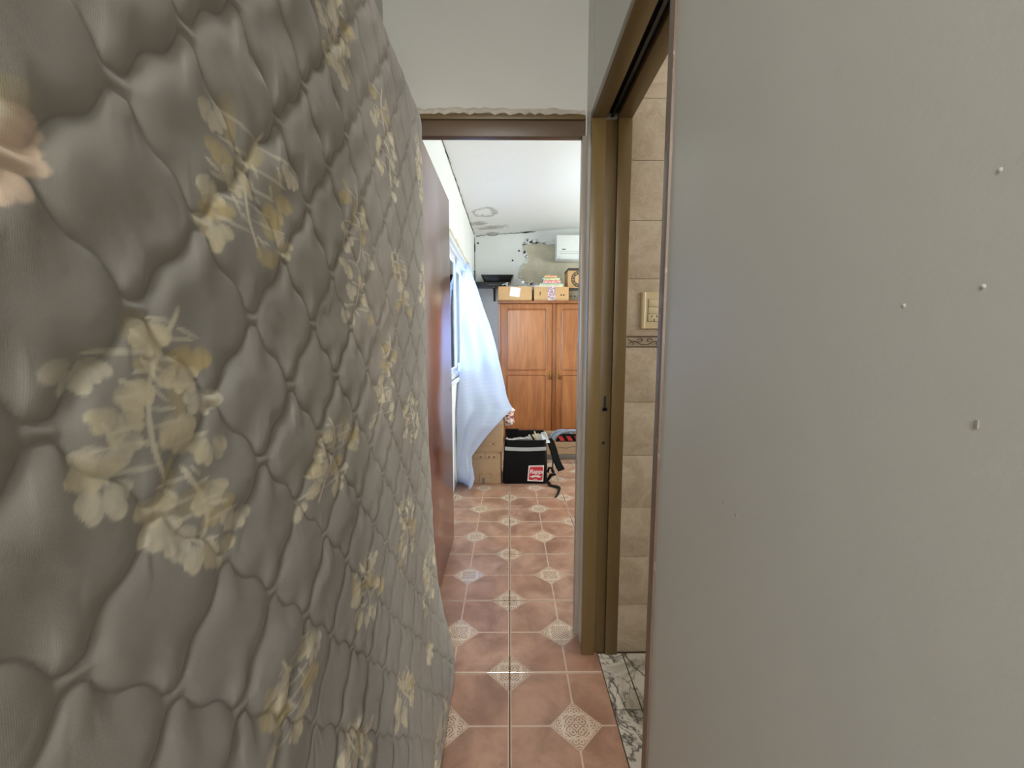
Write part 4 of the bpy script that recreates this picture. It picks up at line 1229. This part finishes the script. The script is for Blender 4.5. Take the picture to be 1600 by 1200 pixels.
# contents
it = gp(836, 690, .09)
pp = empty('paper_bundle', (it.x, YG + .09, tl.z - .08), 'crumpled white printed papers inside the open backpack', 'papers')
for k, (u, v, rot, ti) in enumerate(((831, 685, .4, .3), (836, 682, -.2, .4), (840, 683, -.2, .2))):
    q = gp(u, v, .09 + .03 * k)
    MB().box(q.x - .038, q.x + .038, q.y - .0015, q.y + .0015, q.z - .075, q.z + .022, mtx=Matrix.Translation(q) @ Matrix.Rotation(rot, 4, 'Y') @ Matrix.Rotation(ti * .5, 4, 'X') @ Matrix.Translation(-q)).build('sheet', 'paper', pp)
a_, b_ = gp(835, 674, .06), gp(838.5, 688, .05)
MB().tube([a_, b_, b_ + (b_ - a_) * .8], .007, 8).build('wooden_stick', 'stick', None, label='pale wooden stick poking out of the open backpack', cat='stick')
a_, b_ = gp(829, 678, .07), gp(834, 686, .07)
MB().tube([a_, b_, b_ + (b_ - a_)], .007, 8).build('black_marker', 'bag_black', None, label='black pen beside the wooden stick in the backpack', cat='pen')

# ------------------------------------------------------------------ open carton with hose loops
YH = 4.03
a, b = P(850, 690, YH), P(903, 719, YH)
hx0, hx1, hz1 = P(853, 700, YH).x, P(905, 700, YH).x + .32, P(880, 690.5, YH).z
hb = open_box('cardboard_box', 'cardboard_grey', hx0, hx1, YH, YH + .40, 0.05, hz1, 'open torn carton holding grey hoses in front of the wardrobe')
box('base_tray', 'grey_carton', hb, hx0 + .01, hx1 + .004, YH - .006, YH + .40, 0.001, 0.05, .003)
box('raised_flap', 'cardboard_grey', hb, hx0 - .02, hx0 + .20, YH + .388, YH + .394, hz1 - .02, P(848, 673.5, YH + .39).z, .001)
tear = [(858, 713), (866, 714.5), (875, 713), (886, 711.5), (897, 711), (898, 712.5), (880, 714.5), (866, 716.5)]
MB().prism([P(u, v, YH) + Vector((0, -.0015, 0)) for u, v in tear], (0, .001, 0)).build('tear', 'dark', hb)
cr = [(P(862 + 3.2 * k, 699 - 2.0 * math.sin(k * .7) * (k / 12) + (2 if k < 3 else 0), YH) + Vector((0, -.0005, 0))) for k in range(13)]
MB().tube(cr, .0025, 5).build('crease', 'box_print', hb)
def hose(name, uc, vc, ru, rv_, Y_, rad, lb):
    c = P(uc, vc, Y_); rx = P(uc + ru, vc, Y_).x - c.x; rz = c.z - P(uc, vc + rv_, Y_).z
    m = MB(); N = 30
    pts = [c + Vector((rx * math.cos(math.pi * k / N), 0.02 * math.sin(math.pi * k / N), rz * math.sin(math.pi * k / N))) for k in range(N + 1)]
    pts = [Vector((pts[0].x, pts[0].y, 0.055))] + pts + [Vector((pts[-1].x, pts[-1].y, 0.055))]
    return m.tube(pts, rad, 8).build(name, 'hose_grey', None, smooth=True, label=lb, cat='hose')
hose('hose_loop', 878, 691, 20, 17.5, YH + .26, .016, 'grey hose loop standing at the back of the torn carton')
hose('hose_loop', 893, 692, 31, 18, YH + .14, .017, 'wider grey hose loop in front of the striped pouch')
sx0_, sx1_ = P(868, 690, YH + .20).x, P(915, 690, YH + .20).x
st = empty('striped_pouch', ((sx0_ + sx1_) / 2, YH + .20, .056), 'red and black striped pouch inside the torn carton', 'pouch')
ztop = P(885, 678, YH + .20).z
MB().loft([rr(sx0_, sx1_, YH + .18, YH + .235, .056, .02), rr(sx0_ + .005, sx1_, YH + .175, YH + .24, .15, .02), rr(sx0_ + .03, sx1_ - .02, YH + .19, YH + .225, ztop - .02, .015), rr(sx0_ + .08, sx1_ - .06, YH + .2, YH + .215, ztop, .006)]).build('body', 'bag_black', st, smooth=True)
for k in range(4):
    xa = sx0_ + .02 + k * .085
    MB().prism([(xa, YH + .1735, .16), (xa + .045, YH + .1735, .16), (xa + .015, YH + .185, ztop - .025), (xa - .03 + .0, YH + .185, ztop - .025)] if False else
               [(xa + .03, YH + .172, .15), (xa + .075, YH + .172, .15), (xa + .045, YH + .182, ztop - .02), (xa, YH + .182, ztop - .02)], (0, .003, 0)).build('stripe', 'stripe_bag_red', st)
